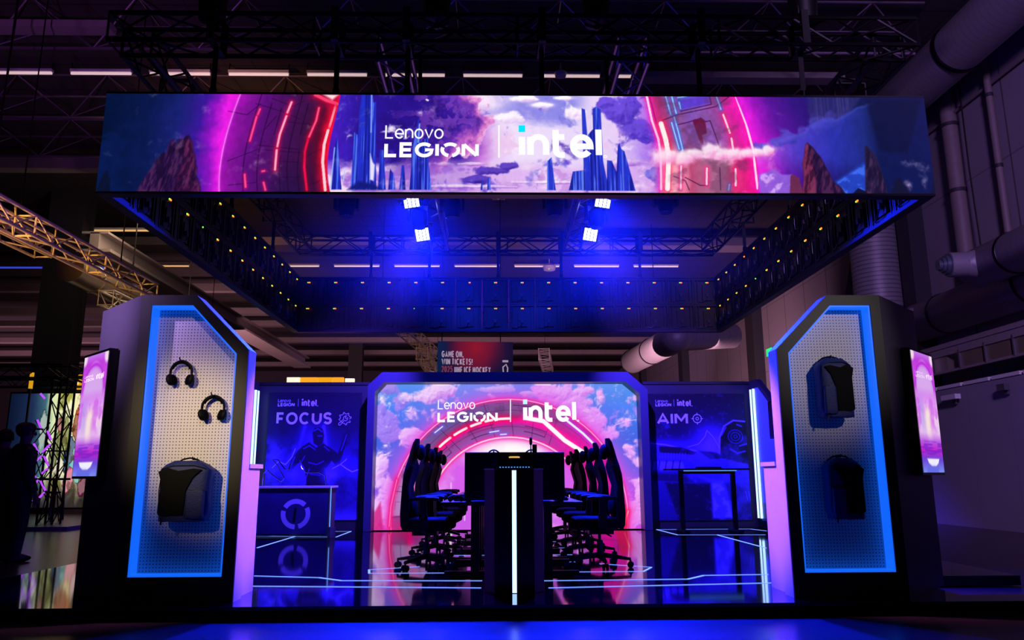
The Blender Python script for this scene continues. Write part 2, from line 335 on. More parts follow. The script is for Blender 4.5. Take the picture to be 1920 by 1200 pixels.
def art_banner():
    A = Art(1500, 180, 190, 1745, 172, 357); X, Y = A.X, A.Y
    n1 = fbm(X, Y*1.6, 90, 3); n2 = fbm(X, Y, 30, 11); n3 = fbm(X, Y*1.5, 45, 21)
    # left: night sky into magenta glow
    A.mixc(np.ones_like(X), A.stops(X+(n1-.5)*50, [(190, '051338'), (270, '0a184c'), (330, '17206e'), (375, '3a189a'), (398, '8a14be'), (416, 'ee1ee6'), (445, 'c814c4')]))
    A.mix(ss(.5, .62, n1)*ss(300, 200, X)*.6, '0a1c58')
    jag = (n2-.5)*14
    A.poly([(258, 360), (275, 330), (292, 300), (305, 285), (312, 284), (320, 262), (326, 258), (330, 268), (342, 256), (350, 250), (356, 262), (361, 280), (368, 300), (374, 330), (380, 360)], '2c1246', 3, 1, X+jag, Y)
    A.poly([(345, 258), (356, 262), (361, 285), (366, 300), (372, 335), (378, 360), (330, 360), (340, 310)], '5a1a4e', 5, .8, X+jag*1.3, Y)
    A.mix(ss(.52, .66, n2)*np.clip(-A.sd([(258, 360), (300, 290), (350, 250), (380, 360)])/6, 0, 1)*.6, '1a0a36')
    A.poly([(190, 360), (200, 325), (206, 318), (214, 335), (216, 360)], '0a1230', 3)
    # portal, left limb
    e1 = np.polyval(np.polyfit([172, 235, 290, 355], [441, 424, 415, 415], 3), Y)
    e2 = np.polyval(np.polyfit([172, 200, 268, 300, 356], [628, 624, 612, 610, 617], 4), Y)
    inn = ss(-1, 1, X-e1)*ss(1, -1, X-e2); s = (X-e1)/(e2-e1)
    A.mixc(inn, A.stops(s+(n2-.5)*.12, [(0, 'a812b8'), (.08, '8a149e'), (.25, '5e1080'), (.5, '47105c'), (.75, '3a1244'), (.86, '4c0c30'), (.94, 'b00838'), (1, 'ff2050')]))
    A.mix(inn*ss(280, 350, Y)*ss(.3, .6, s)*.5, '1c1044')
    def along(sv, y0, y1): ys = np.linspace(y0, y1, 9); a1 = np.interp(ys, Y[::-1, 0], e1[::-1, 0]); a2 = np.interp(ys, Y[::-1, 0], e2[::-1, 0]); return list(zip(a1+(a2-a1)*sv, ys))
    for sv, a, b in ((.21, 172, 356), (.34, 190, 356), (.45, 200, 250), (.62, 172, 356), (.70, 190, 250), (.72, 280, 356), (.55, 290, 356)): A.line(along(sv, a, b), 1.6, '22062e', 1.5, .85)
    for q in ([(420, 205), (455, 212), (480, 190)], [(425, 300), (480, 278), (560, 284)], [(470, 190), (520, 205), (555, 220)], [(480, 270), (560, 278)], [(530, 225), (590, 232)], [(520, 300), (560, 302), (560, 330), (525, 330), (525, 306)], [(570, 290), (600, 275)], [(575, 345), (602, 335)], [(500, 180), (540, 195), (560, 185)], [(430, 345), (480, 340)], [(490, 240), (510, 214)]): A.line(q, 1.3, '240834', 1.4, .8)
    A.mix(np.exp(-np.abs(X-e1+1)/1.2)*.9, 'ff9cff')
    cr = lambda p: crop_pts(p, 3.692, 180, 160)
    for p in ([(1103, 150), (1090, 190)], [(1083, 205), (1048, 375)], [(1028, 610), (1040, 695)], [(1160, 665), (1175, 715)], [(1145, 588), (1160, 585)]): A.neon(cr(p), 3.2, 'ff4a90', 'e0106a', 2)
    for p in ([(1318, 100), (1293, 175)], [(1288, 200), (1250, 330), (1238, 415)], [(1235, 440), (1232, 575)]): A.neon(cr(p), 3.6, 'ffa8c8', 'ff1458', 3)
    A.neon(cr([(1450, 345), (1428, 450), (1430, 560), (1455, 715)]), 4, 'e81048', '900830', 3); A.neon(cr([(1510, 140), (1495, 230), (1452, 345)]), 3.5, 'ff5080', 'd00840', 3)
    A.neon(cr([(1625, 120), (1600, 230), (1585, 290)]), 4, 'ff9ab0', 'ff1030', 5); A.neon(cr([(1580, 300), (1558, 400), (1553, 520), (1580, 715)]), 5, 'ffd0d8', 'ff0a2c', 6)
    A.neon(cr([(1480, 45), (1560, 85), (1635, 110)]), 6, 'ff4070', 'e00840', 6); A.poly(cr([(1530, 40), (1640, 45), (1600, 82)]), 'ffe0e4', 5)
    # centre: cloudscape
    mid = ss(-1, 1, X-e2)*ss(1240, 1210, X)
    sky = A.stops(X+(n1-.5)*60, [(610, '4a1cc0'), (640, '3a1cb4'), (680, '2a1490'), (800, '2a128c'), (850, '4420a6'), (885, 'c070d8'), (915, 'e8c4f4'), (960, 'f0e0fc'), (1090, 'ead8fa'), (1140, 'e8cdf6'), (1185, 'b890ee'), (1230, '9a50e4')])
    A.mixc(mid, sky)
    A.mix(mid*ss(880, 930, X)*ss(1110, 1060, X)*ss(232, 205, Y+(n3-.5)*40), '8f8ae8')
    for cx, cy, rx, ry in ((975, 178, 24, 7), (1050, 176, 22, 4), (1010, 190, 22, 6), (1075, 207, 20, 12), (935, 218, 30, 14), (905, 182, 50, 22)): A.mix(mid*np.exp(-(((X-cx)/rx)**2+((Y-cy)/ry)**2)**1.5)*(n2*1.5+.2), 'f8e4fa')
    low = mid*ss(288, 318, Y+(n3-.5)*36)
    A.mix(low*.85, 'dcaef0'); A.mix(low*ss(.5, .62, n1), 'f6dcf4'); A.mix(low*ss(.52, .66, n3)*.8, '9a62d4')
    A.mix(mid*ss(.56, .64, n3)*ss(900, 960, X)*ss(235, 250, Y)*.5, 'f0b8e4')
    n4 = fbm(X+25*(n1-.5), Y, 16, 29, 4)
    xb = np.interp(Y, [165, 190, 215, 235, 255, 285, 300, 360], [872, 896, 926, 922, 892, 866, 840, 790])+(n2-.5)*70+(n4-.5)*34
    e = xb-X; lf = mid*ss(700, 800, X+(n1-.5)*80)*ss(335, 285, Y)
    A.mixc(lf*ss(-4, 6, e), A.stops(e+(n4-.5)*30, [(-5, 'fbe6fa'), (6, 'ee9cd8'), (26, 'c060c4'), (48, '6a30b0'), (75, '3a1a9a'), (120, '2a138a')]))
    A.mix(lf*ss(.52, .62, n4)*ss(30, 60, e)*.6, '8a48c0'); A.mix(lf*ss(.5, .4, n2)*ss(20, 45, e)*.5, '1e0c70')
    cloud(A, [(1165, 200, 46, 34), (1190, 240, 36, 26), (1135, 185, 22, 14)], 101, '2c18a4', '6a48dc', .95, m=mid)
    cloud(A, [(885, 332, 34, 7), (915, 316, 34, 9), (940, 308, 22, 8)], 105, '2c1490', '5a3cc0', .95, amp=1.5, m=mid)
    cloud(A, [(1212, 322, 22, 11), (1222, 312, 14, 6)], 109, '4038bc', '7068dc', .9, amp=1.5, m=mid)
    cloud(A, [(880, 346, 90, 4), (1020, 338, 80, 4), (870, 304, 55, 5), (690, 340, 40, 6), (1170, 300, 30, 8)], 111, '8038b8', 'c080e0', .6, amp=1.5, m=mid)
    cloud(A, [(975, 178, 26, 6), (1045, 176, 22, 4), (1010, 190, 24, 5), (1074, 205, 20, 13), (940, 216, 34, 10)], 115, 'e0b8f0', 'fdf2ff', .95, amp=1.5, m=mid)
    st = _vn(X/2.2, Y/90, 5); t2 = lambda p: crop_pts(p, 3.692, 600, 155)
    def tower(p, c, hi):
        sd = A.sd(p); k = np.clip(.5-sd/1.2, 0, 1); A.mix(k, c); A.mix(k*ss(.62, .8, st)*.8, hi); A.mix(k*ss(.4, .2, st)*.6, '101070')
    for p in ([(235, 730), (240, 200), (255, 30), (325, 30), (335, 120), (355, 110), (360, 380), (375, 730)], [(70, 730), (75, 470), (95, 360), (108, 480), (140, 730)], [(200, 730), (210, 330), (235, 350), (240, 730)], [(385, 730), (392, 455), (418, 455), (440, 730)], [(600, 730), (620, 420), (640, 300), (652, 230), (664, 300), (672, 400), (720, 360), (730, 560), (750, 730)], [(530, 730), (545, 560), (560, 560), (575, 730)], [(455, 730), (465, 585), (490, 620), (510, 730)]): tower(t2(p), '2430c8', '5c84f6')
    for p in ([(1785, 730), (1795, 560), (1790, 150), (1815, 160), (1830, 400), (1850, 340), (1870, 300), (1870, 160), (1895, 140), (1925, 160), (1935, 730)], [(1540, 730), (1545, 530), (1575, 500), (1590, 650), (1600, 730)], [(1690, 730), (1720, 600), (1800, 590), (1830, 730)], [(1085, 730), (1095, 645), (1100, 730)], [(1130, 730), (1136, 640), (1150, 650), (1155, 730)]): tower(t2(p), '2a3ad0', '6a8cf4')
    t3 = lambda p: crop_pts(p, 4.683, 1090, 155)
    for p in ([(0, 930), (0, 560), (30, 430), (75, 380), (75, 200), (105, 175), (135, 200), (150, 640), (200, 930)], [(180, 930), (190, 660), (230, 665), (270, 760), (290, 530), (303, 505), (320, 560), (345, 580), (375, 700), (430, 930)]): tower(t3(p), '2634cc', '5f7cf2')
    A.poly(t2([(180, 730), (250, 670), (350, 690), (420, 730)]), '161c80', 6); A.poly(t2([(325, 480), (345, 540), (360, 560), (355, 670), (330, 660)]), 'e8e0fc', 3)
    for p in ([(660, 270), (652, 400)], [(80, 440), (65, 720)], [(155, 600), (150, 670)], [(322, 60), (326, 330)]): A.line(t2(p), 2.2, 'a8c8ff', 1.5, .8)
    A.line(t2([(705, 95), (715, 100)]), 3, 'f4f0ff')
    # portal, right limb
    i1 = np.polyval(np.polyfit([168, 223, 275, 313, 351], [1209, 1220, 1230, 1231, 1229], 3), Y); o2 = np.polyval(np.polyfit([172, 230, 275, 349], [1381, 1400, 1410, 1411], 3), Y)
    inn = ss(-1, 1, X-i1)*ss(1, -1, X-o2); s = (X-i1)/(o2-i1)
    up = A.stops(s+(n2-.5)*.08, [(0, 'e82a88'), (.12, 'b03078'), (.2, '94508e'), (.4, '8050b0'), (.6, '9058b8'), (.75, 'a848a8'), (.86, 'e020a0'), (1, 'f81cc0')])
    dn = A.stops(s+(n2-.5)*.08, [(0, 'ffd0dc'), (.2, 'ffc0cc'), (.3, 'c04a78'), (.45, 'a8688c'), (.65, 'b06a90'), (.75, 'd83878'), (.9, 'ee1c88'), (1, 'f414a0')])
    A.mixc(inn, up); A.mixc(inn*ss(250, 300, Y), dn)
    A.mix(inn*ss(.55, .7, n2)*.25, '6a3a6a')
    A.poly(t3([(840, 110), (1120, 60), (1140, 140), (860, 205)]), '5a3ad0', 6, .9)
    for q in ([(690, 300), (820, 250), (1180, 170), (1300, 80)], [(820, 340), (940, 310), (990, 290)], [(1070, 310), (1120, 300), (1190, 540)], [(860, 215), (1140, 150), (1125, 60)], [(870, 810), (1000, 880), (1060, 880)], [(1180, 720), (1175, 920)], [(590, 90), (640, 330)], [(770, 800), (870, 840), (900, 920)]): A.line(t3(q), 1.8, '3a0c3c', 1.4, .9)
    A.poly(t3([(960, 300), (1040, 270), (1075, 300), (1085, 415), (1040, 430), (1050, 520), (1020, 500)]), '6a1848', 2)
    for p in ([(730, 65), (770, 240)], [(785, 65), (820, 235)], [(800, 270), (830, 400), (862, 570)], [(775, 320), (830, 560)], [(850, 130), (862, 190)], [(840, 90), (950, 68)], [(1185, 65), (1215, 165), (1222, 195)], [(1255, 870), (1245, 920)]): A.neon(t3(p), 2.4, '9cd0ff', '2a6cf8', 2)
    for p in ([(560, 60), (600, 300), (650, 470), (665, 620), (655, 915)], [(1365, 75), (1440, 330), (1485, 560), (1500, 905)]): A.neon(t3(p), 4, 'ffd8f4', 'ff18b0', 5)
    for p in ([(1240, 245), (1290, 410)], [(1300, 460), (1310, 570)], [(1318, 735), (1310, 880)], [(1065, 730), (1055, 870)], [(840, 710), (825, 915)]): A.neon(t3(p), 3.4, 'ffd4e8', 'ff2080', 4)
    A.neon(t3([(680, 330), (715, 470), (735, 620), (710, 910)]), 9, 'fff0f2', 'ff3060', 5)
    A.mix(inn*ss(.1, 0, np.abs(s-.5)-.36)*ss(.52, .64, n3)*.4, '603058')
    WC = [(1245, 288, 26, 15), (1275, 290, 26, 14), (1300, 282, 24, 13), (1322, 278, 24, 16), (1345, 284, 22, 12), (1370, 284, 24, 11), (1395, 282, 20, 10), (1415, 280, 18, 9)]
    # right: glow, smoke, rocks
    rt = ss(-1, 1, X-o2)
    A.mixc(rt, A.stops(X-(o2-1410)+(n1-.5)*40, [(1405, 'f418e0'), (1422, 'e01cd8'), (1440, 'a018c0'), (1470, '5a169c'), (1520, '30147c'), (1580, '1a1868'), (1640, '0a164e'), (1750, '081450')]))
    A.poly([(1515, 170), (1520, 235), (1560, 235), (1600, 200), (1625, 172)], '2c2a6c', 5, .7, X+jag, Y); A.mix(np.clip(-A.sd([(1515, 165), (1518, 235), (1560, 235), (1625, 168)])/5, 0, 1)*ss(.5, .8, st)*.4, '4a4484')
    top = np.interp(X, [1405, 1440, 1470, 1500, 1520, 1545, 1570, 1590, 1612, 1636, 1640], [268, 262, 250, 240, 225, 215, 216, 205, 192, 182, 182])+(n2-.5)*18
    sm = ss(-3, 4, Y-top)*ss(330, 262, Y+(X-1410)*-.12)*rt*ss(1652, 1636, X)
    A.mixc(sm*.9, A.stops(X, [(1405, 'f090f0'), (1440, '9a48d8'), (1490, '5040cc'), (1560, '2c34b4'), (1620, '1c2c84'), (1650, '0a164c')])); A.mix(sm*ss(10, 0, Y-top)*.35*ss(1400, 1600, X), '5a62c8')
    cloud(A, [(1425, 268, 18, 8), (1455, 260, 20, 12), (1480, 252, 18, 14), (1505, 240, 18, 16), (1535, 226, 24, 18), (1570, 218, 24, 16), (1600, 204, 20, 16), (1625, 190, 16, 14)], 121, '2a2c9c', '5a52d0', .8, amp=1.2, m=rt*ss(1645, 1625, X)*ss(1640, 1440, X+(n2-.5)*60))
    cloud(A, WC+[(1436, 276, 14, 10)], 151, 'f880cc', 'ffdcf2', .92, amp=1.1, lo=.16, hi=.8)
    A.poly([(1632, 176), (1640, 230), (1650, 276), (1700, 280), (1716, 240), (1740, 175)], '050c30', 8, .6)
    A.poly([(1412, 360), (1414, 322), (1428, 318), (1442, 312), (1458, 322), (1478, 322), (1490, 345), (1490, 360)], '9060dc', 4, .9, X+jag*.6, Y); A.mix(np.clip(-A.sd([(1412, 360), (1414, 322), (1442, 312), (1478, 325), (1490, 360)])/4, 0, 1)*ss(.5, .62, n2), 'd0a0f4')
    A.poly([(1560, 334), (1585, 320), (1615, 300), (1622, 302), (1620, 360), (1560, 360)], '2444c4', 8, .9, X+jag, Y); A.mix(np.clip(-A.sd([(1560, 334), (1617, 300), (1620, 360), (1560, 360)])/4, 0, 1)*ss(.5, .6, n2), '3c68ec')
    A.poly([(1470, 360), (1474, 325), (1478, 321), (1490, 328), (1496, 360)], '6a2a52', 2)
    A.poly([(1494, 360), (1500, 300), (1506, 266), (1511, 260), (1522, 270), (1535, 288), (1545, 312), (1555, 335), (1568, 345), (1578, 360)], '2e1440', 2, 1, X+jag*.4, Y)
    A.poly([(1494, 360), (1500, 300), (1506, 266), (1511, 262), (1516, 290), (1520, 320), (1518, 360)], '7a2a50', 3, .9, X+jag*.5, Y); A.mix(np.clip(-A.sd([(1496, 360), (1506, 268), (1520, 300), (1520, 360)])/3, 0, 1)*ss(.5, .66, n2)*.7, '34102e')
    A.poly([(1612, 360), (1618, 300), (1620, 268), (1625, 266), (1640, 285), (1648, 315), (1656, 360)], '241a40', 2); A.poly([(1586, 360), (1600, 347), (1612, 352), (1620, 360)], '101038', 2)
    A.poly([(1662, 360), (1670, 332), (1680, 326), (1692, 345), (1698, 360)], '101234', 5); A.poly([(1735, 360), (1748, 320), (1756, 330), (1760, 360)], '101234', 5)
    A.C = A.C*(1+.2*(fbm(X, Y*.7, 7, 127, 3)-.5)[..., None]*(1-np.clip(A.C.min(-1), 0, 1))[..., None])
    rk = np.clip(-A.sd([(1494, 360), (1506, 266), (1511, 260), (1535, 288), (1555, 335), (1578, 360)])/3, 0, 1)+np.clip(-A.sd([(1612, 360), (1620, 268), (1625, 266), (1648, 315), (1656, 360)])/3, 0, 1)+np.clip(-A.sd([(258, 360), (292, 300), (320, 262), (350, 250), (368, 300), (380, 360)])/3, 0, 1)
    sk = fbm(X*2.2+Y*.5, Y*.6, 12, 161, 4); A.mix(rk*ss(.5, .64, sk)*.55, '140824'); A.mix(rk*ss(.5, .36, sk)*.25, '9a5070')
    return A
def art_side(seed, warm):
    A = Art(160, 24, 0, 320, 0, 46); n = fbm(A.X, A.Y, 40, seed)
    A.mixc(np.ones_like(n), A.stops(A.X/320+(n-.5)*.5, [(0, '0a1a58'), (.3, '30189a'), (.5, warm), (.7, '5a1cb0'), (1, '0a1848')])); A.mix(ss(.5, .6, n)*.5, '7a50d8'); A.mix(ss(34, 44, A.Y+(n-.5)*30)*.8, '1a1038')
    return A
def art_wall():
    A = Art(760, 412, 702, 1203, 720, 992); X, Y = A.X, A.Y
    n1 = fbm(X, Y, 70, 31); n2 = fbm(X, Y, 24, 37); n3 = fbm(X, Y*1.2, 110, 41)
    A.mixc(np.ones_like(X), A.stops(Y, [(720, '6aa0f4'), (790, '3a78e2'), (860, '3a64d0'), (930, '6a5ad0'), (992, 'b04ac8')]))
    c = n3*.6+n1*.4
    A.mixc(ss(640, 980, Y)*0+1, A.stops(Y+(n1-.5)*40, [(720, '5a98f4'), (770, '3a80ea'), (830, '2a66d8'), (880, '4a62dc'), (930, '8858e0'), (992, 'd048d0')]))
    cloud(A, [(722, 730, 20, 10), (712, 770, 10, 16), (730, 800, 26, 34), (745, 760, 14, 22)], 131, '6a58d8', 'b090f0', .9)
    cloud(A, [(790, 742, 50, 22), (770, 775, 34, 30), (826, 735, 36, 16), (770, 815, 24, 22)], 133, '9a58dc', 'f4dcfc')
    cloud(A, [(1040, 740, 46, 20), (1085, 765, 40, 34), (1105, 800, 30, 30), (1128, 745, 12, 22), (1100, 735, 26, 12)], 137, 'b058e0', 'eeb8fa')
    cloud(A, [(1150, 815, 22, 18), (1175, 795, 22, 14), (1195, 830, 14, 12)], 139, 'a860e4', 'f0c0fa'); cloud(A, [(925, 730, 50, 8), (990, 738, 24, 6)], 141, '8a9cf4', 'c8d4ff', .8)
    cloud(A, [(712, 880, 18, 22), (722, 920, 22, 34), (735, 965, 26, 24), (708, 960, 16, 26)], 143, 'b070e4', 'faf0ff'); cloud(A, [(1190, 965, 20, 24), (1170, 985, 24, 14), (1198, 930, 8, 16)], 147, 'd070e0', 'fcd8f8')
    pass
    cx, cy = 955, 966; ang = np.degrees(np.arctan2(cy-Y, X-cx)); rr = np.hypot((X-cx)/220, (Y-cy)/217); ri = np.hypot((X-cx)/150, (Y-cy)/143)
    A.mix(np.exp(-np.clip(rr-1, 0, 9)*5.5)*.62, 'd45cf0'); A.mix(np.exp(-np.abs(rr-1)*20)*.8, 'fa50dc')
    ringm = ss(1.006, .994, rr); ins = ss(1.008, .992, ri)
    t = np.clip((1-rr)/np.maximum((1-rr)+(ri-1)*.66, 1e-3), 0, 1)
    C = A.stops(t+(n2-.5)*.1, [(0, 'c03a98'), (.08, '8a4e90'), (.34, '7c4a86'), (.44, 'a02470'), (.5, 'f00c70'), (.58, 'f010a0'), (.66, '9a3c94'), (.88, '8c5cac'), (.95, 'c858c8'), (1, 'f030b0')]); A.mixc(ringm, C)
    A.mix(ringm*ss(75, 40, ang)*ss(-30, 0, ang)*.85, 'ee10a4'); A.mix(ringm*ss(130, 170, ang)*.75, 'c098d0')
    A.mix(ringm*np.exp(-((ang-124)/22)**2)*ss(.5, .1, t)*.6, '4a5ab0')
    def rp(k, a): a = math.radians(a); return (cx+math.cos(a)*(150+70*k), cy-math.sin(a)*(143+74*k))
    for a in range(-4, 190, 13):
        if not 10 < a < 60: A.line([rp(.05, a), rp(.98, a+3)], 1.2, '4a1c50', 1.2, .8)
    for k, a0, a1 in ((.18, 100, 116), (.38, 100, 116), (.18, 132, 150), (.36, 132, 150), (.2, 66, 80), (.34, 66, 80), (.85, 70, 88)): A.line([rp(k, a) for a in np.linspace(a0, a1, 6)], 1.4, '3a1a48', 1, .9); A.line([rp(k, a0), rp(k+.1, a0)], 1.2, '3a1a48', 1, .8)
    A.mix(ringm*ss(.55, .7, n2)*.3, '4a2a60')
    for k in (.3, .72): A.line([rp(k, a) for a in range(0, 182, 6)], 1, '4a1c50', 1.2, .6)
    for a in range(5, 178, 8): A.line([rp(.78, a), rp(.9, a), rp(.9, a+4)], .9, '5a2460', 1, .6)
    A.neon([rp(1, a) for a in range(-10, 191, 5)], 2.2, 'ff9ad8', 'f02090', 3)
    A.mix(ins, 'd860ec'); A.mix(ins*ss(1, .2, np.hypot((X-955)/125, (Y-850)/46)), 'fffafa'); A.mix(ins*ss(900, 985, Y)*.5, 'c058e4')
    A.mix(ins*ss(.55, .72, n1)*.4, 'f8c8f4')
    A.neon([rp(.02, a) for a in range(30, 160, 5)], 3, 'ffc8e8', 'ff1898', 4)
    for a, b in ((135, 127), (124, 116), (113, 107), (104, 100), (97, 90)): A.neon([rp(.5, q) for q in np.linspace(a, b, 5)], 4.5, 'fff0f4', 'ff1060', 4)
    A.neon([rp(.55, 80), rp(.58, 70), (1060, 828), (1106, 858)], 8, 'fffafc', 'ff28b0', 7); A.neon([(1062, 788), (1095, 815), (1118, 838)], 4, 'e8f0ff', 'd040f0', 4)
    for q in ([rp(.25, 148), rp(.25, 138)], [rp(.16, 146), rp(.16, 141)], [rp(.2, 103), rp(.2, 97)], [rp(.1, 96), rp(.1, 92)], [rp(.86, 132), rp(.86, 127)]): A.neon(q, 2, 'e8e4ff', '7a6cff', 2)
    for x in (842, 846, 872, 1032, 1066, 1080): A.line([(x, 975), (x, 905+(x*7 % 40))], 2, 'f4d8ff', 1.5, .8)
    A.mix(ss(955, 992, Y+(n2-.5)*20)*ss(60, 0, np.abs(X-760))*.6, 'f01070')
    A.poly([(838, 992), (845, 925), (850, 992)], 'fff0ff', 2); A.poly([(702, 992), (705, 960), (716, 940), (722, 992)], 'd82078', 4, .8); A.neon([(733, 985), (735, 950), (745, 900)], 2, 'ff70b0', 'f01070', 4); A.neon([(1168, 985), (1176, 960)], 3, 'ff90a0', 'ff1050', 4)
    A.poly([(1150, 992), (1160, 940), (1172, 948), (1176, 992)], 'e01848', 4, .7)
    A.line([(1155, 800), (1178, 791), (1197, 789)], 1.5, 'f8c0f0', 1, .8)
    return A
def art_focus():
    A = Art(230, 290, 490, 678, 735, 975); X, Y = A.X, A.Y; n1 = fbm(X, Y, 50, 51); n2 = fbm(X, Y, 18, 53)
    A.mixc(np.ones_like(X), A.stops(Y, [(735, '12082c'), (800, '1a0f44'), (880, '3c2c9a'), (930, '40309c'), (975, '2c1c70')]))
    A.mix(ss(.5, .7, n1)*ss(800, 860, Y)*.6, '6a58d8'); A.mix(ss(.55, .7, n2)*.3, '0c0626')
    A.mix(ss(40, 0, np.abs(X-585))*ss(780, 830, Y)*.55, '6a50e0'); A.neon([(565, 800), (556, 840), (535, 880)], 5, '4a3cb4', '4030a0', 8, .7); A.neon([(603, 800), (612, 850), (625, 870)], 6, '5a4cc8', '4030a0', 8, .7)
    # a generic armoured figure with a tool raised in one arm
    body = '130a34'
    for p in ([(581, 812), (585, 803), (594, 801), (602, 806), (605, 818), (602, 832), (594, 838), (584, 832)], [(562, 838), (575, 830), (590, 840), (604, 832), (620, 842), (624, 862), (612, 880), (610, 898), (618, 914), (575, 916), (572, 896), (568, 878), (556, 860)], [(562, 838), (552, 846), (540, 862), (534, 884), (542, 888), (552, 872), (566, 862)], [(620, 842), (632, 850), (638, 866), (630, 874), (618, 862)], [(628, 866), (648, 812), (654, 815), (638, 872)], [(575, 905), (556, 935), (560, 955), (575, 950), (590, 915)], [(602, 905), (618, 935), (612, 960), (598, 955), (590, 915)]): A.poly(p, body, 2, .92)
    for p in ([(565, 842), (576, 836), (588, 844)], [(606, 838), (616, 846)], [(584, 808), (592, 804), (600, 810)], [(576, 868), (592, 872), (606, 866)], [(580, 890), (600, 892)], [(548, 858), (540, 876)], [(650, 816), (640, 846)], [(568, 856), (562, 866)], [(592, 818), (601, 818)], [(578, 880), (572, 898)], [(610, 880), (614, 896)]): A.line(p, 2, '5c4cc8', 2, .7)
    A.neon([(504, 878), (516, 866), (530, 872), (542, 858), (548, 842)], 1.4, 'b0a4ff', '5040d0', 5, .6); A.neon([(624, 880), (640, 872), (652, 880), (664, 886), (676, 882)], 1.4, 'c0b4ff', '5040d0', 6, .7); A.neon([(640, 872), (652, 862)], 1.2, 'b0a4ff', '5040d0', 4, .5)
    A.mix(ss(30, 0, np.hypot(X-620, Y-892))*.7, '7868f0'); A.mix(ss(28, 0, np.hypot(X-545, Y-890))*.7, '6a5ae0')
    A.C = np.clip(A.C, 0, 1)**1.25*1.12
    A.poly([(624, 900), (650, 890), (678, 898), (678, 975), (624, 975)], '180e48', 12, .6); A.mix(ss(945, 975, Y)*ss(.45, .6, n1)*.8, '5444c4')
    return A
def art_aim():
    A = Art(220, 290, 1220, 1396, 735, 975); X, Y = A.X, A.Y; n1 = fbm(X, Y, 50, 61); n2 = fbm(X, Y, 16, 63); st = _vn(X/5, Y/30, 65)
    A.mixc(np.ones_like(X), A.stops(Y, [(735, '0c0622'), (820, '180e42'), (900, '2c1f80'), (975, '1c1252')]))
    A.mix(np.exp(-((X-1335)/34)**2-((Y-838)/40)**2)*.95, '7a58ff'); A.mix(np.exp(-((X-1262)/50)**2-((Y-838)/16)**2)*.6, '5a40e0'); A.neon([(1290, 838), (1310, 832), (1322, 818), (1326, 806), (1336, 818), (1348, 842)], 1.3, '9a80ff', '4a34c0', 4, .6)
    A.poly([(1346, 855), (1348, 820), (1356, 798), (1374, 787), (1398, 790), (1398, 870), (1362, 870)], '080420', 3); A.line([(1346, 852), (1348, 820), (1357, 798), (1374, 787), (1394, 789)], 2.4, '9a7cff', 2.5, .9)
    for r in (13, 8, 3): A.line([(1376+r*math.cos(q*PI/8), 818+r*math.sin(q*PI/8)) for q in range(17)], 1.6, '3a2c9c', 1.4, .9)
    for p in ([(1380, 795), (1388, 798)], [(1360, 800), (1352, 815)], [(1382, 836), (1396, 832)], [(1366, 842), (1378, 850), (1392, 846)]): A.line(p, 2.5, '6a5ad8', 2, .7)
    A.poly([(1220, 832), (1245, 833), (1290, 842), (1320, 848), (1360, 862), (1398, 872), (1398, 905), (1330, 900), (1290, 885), (1220, 884)], '3a2ca0', 4); A.neon([(1220, 830), (1250, 833), (1292, 843), (1312, 846)], 2, '8a70ff', '4a34d0', 4, .8)
    A.poly([(1240, 836), (1280, 838), (1306, 848), (1300, 853), (1240, 848)], '100a38', 2); A.poly([(1306, 844), (1340, 848), (1358, 858), (1330, 862)], '100a38', 3)
    for x in range(1236, 1290, 5): A.line([(x, 850), (x-1, 860)], 2, '5248c0', 1.5, .8)
    A.poly([(1224, 864), (1280, 866), (1284, 880), (1222, 882)], '6a5ce0', 4, .9); A.poly([(1220, 888), (1280, 890), (1300, 905), (1220, 900)], '181052', 3)
    for x in range(1228, 1284, 12): A.line([(x, 864), (x-3, 882)], 2, '14104a', 1.5, .9)
    A.poly([(1300, 892), (1322, 896), (1350, 902), (1358, 930), (1366, 972), (1328, 972), (1328, 905)], '4c46c0', 6, .9); A.mix(np.clip(-A.sd([(1328, 905), (1350, 902), (1366, 972), (1328, 972)])/4, 0, 1)*ss(.5, .65, n2)*.8, '7a74e8')
    A.poly([(1248, 905), (1326, 908), (1326, 975), (1270, 975)], '0e0a34', 5, .9); A.poly([(1222, 905), (1248, 908), (1268, 975), (1222, 975)], '2a1f7c', 6, .7); A.mix(ss(.56, .7, n1)*.35, '6a5ce0')
    A.C = np.clip(A.C, 0, 1)**1.2*1.1
    for x in (1388, 1393): A.line([(x, 922), (x+3, 938)], 1.6, '5a50c0', 1, .8)
    A.mix(ss(.72, .8, fbm(X, Y, 6, 67, 2))*.2, '5a4cc8')
    return A
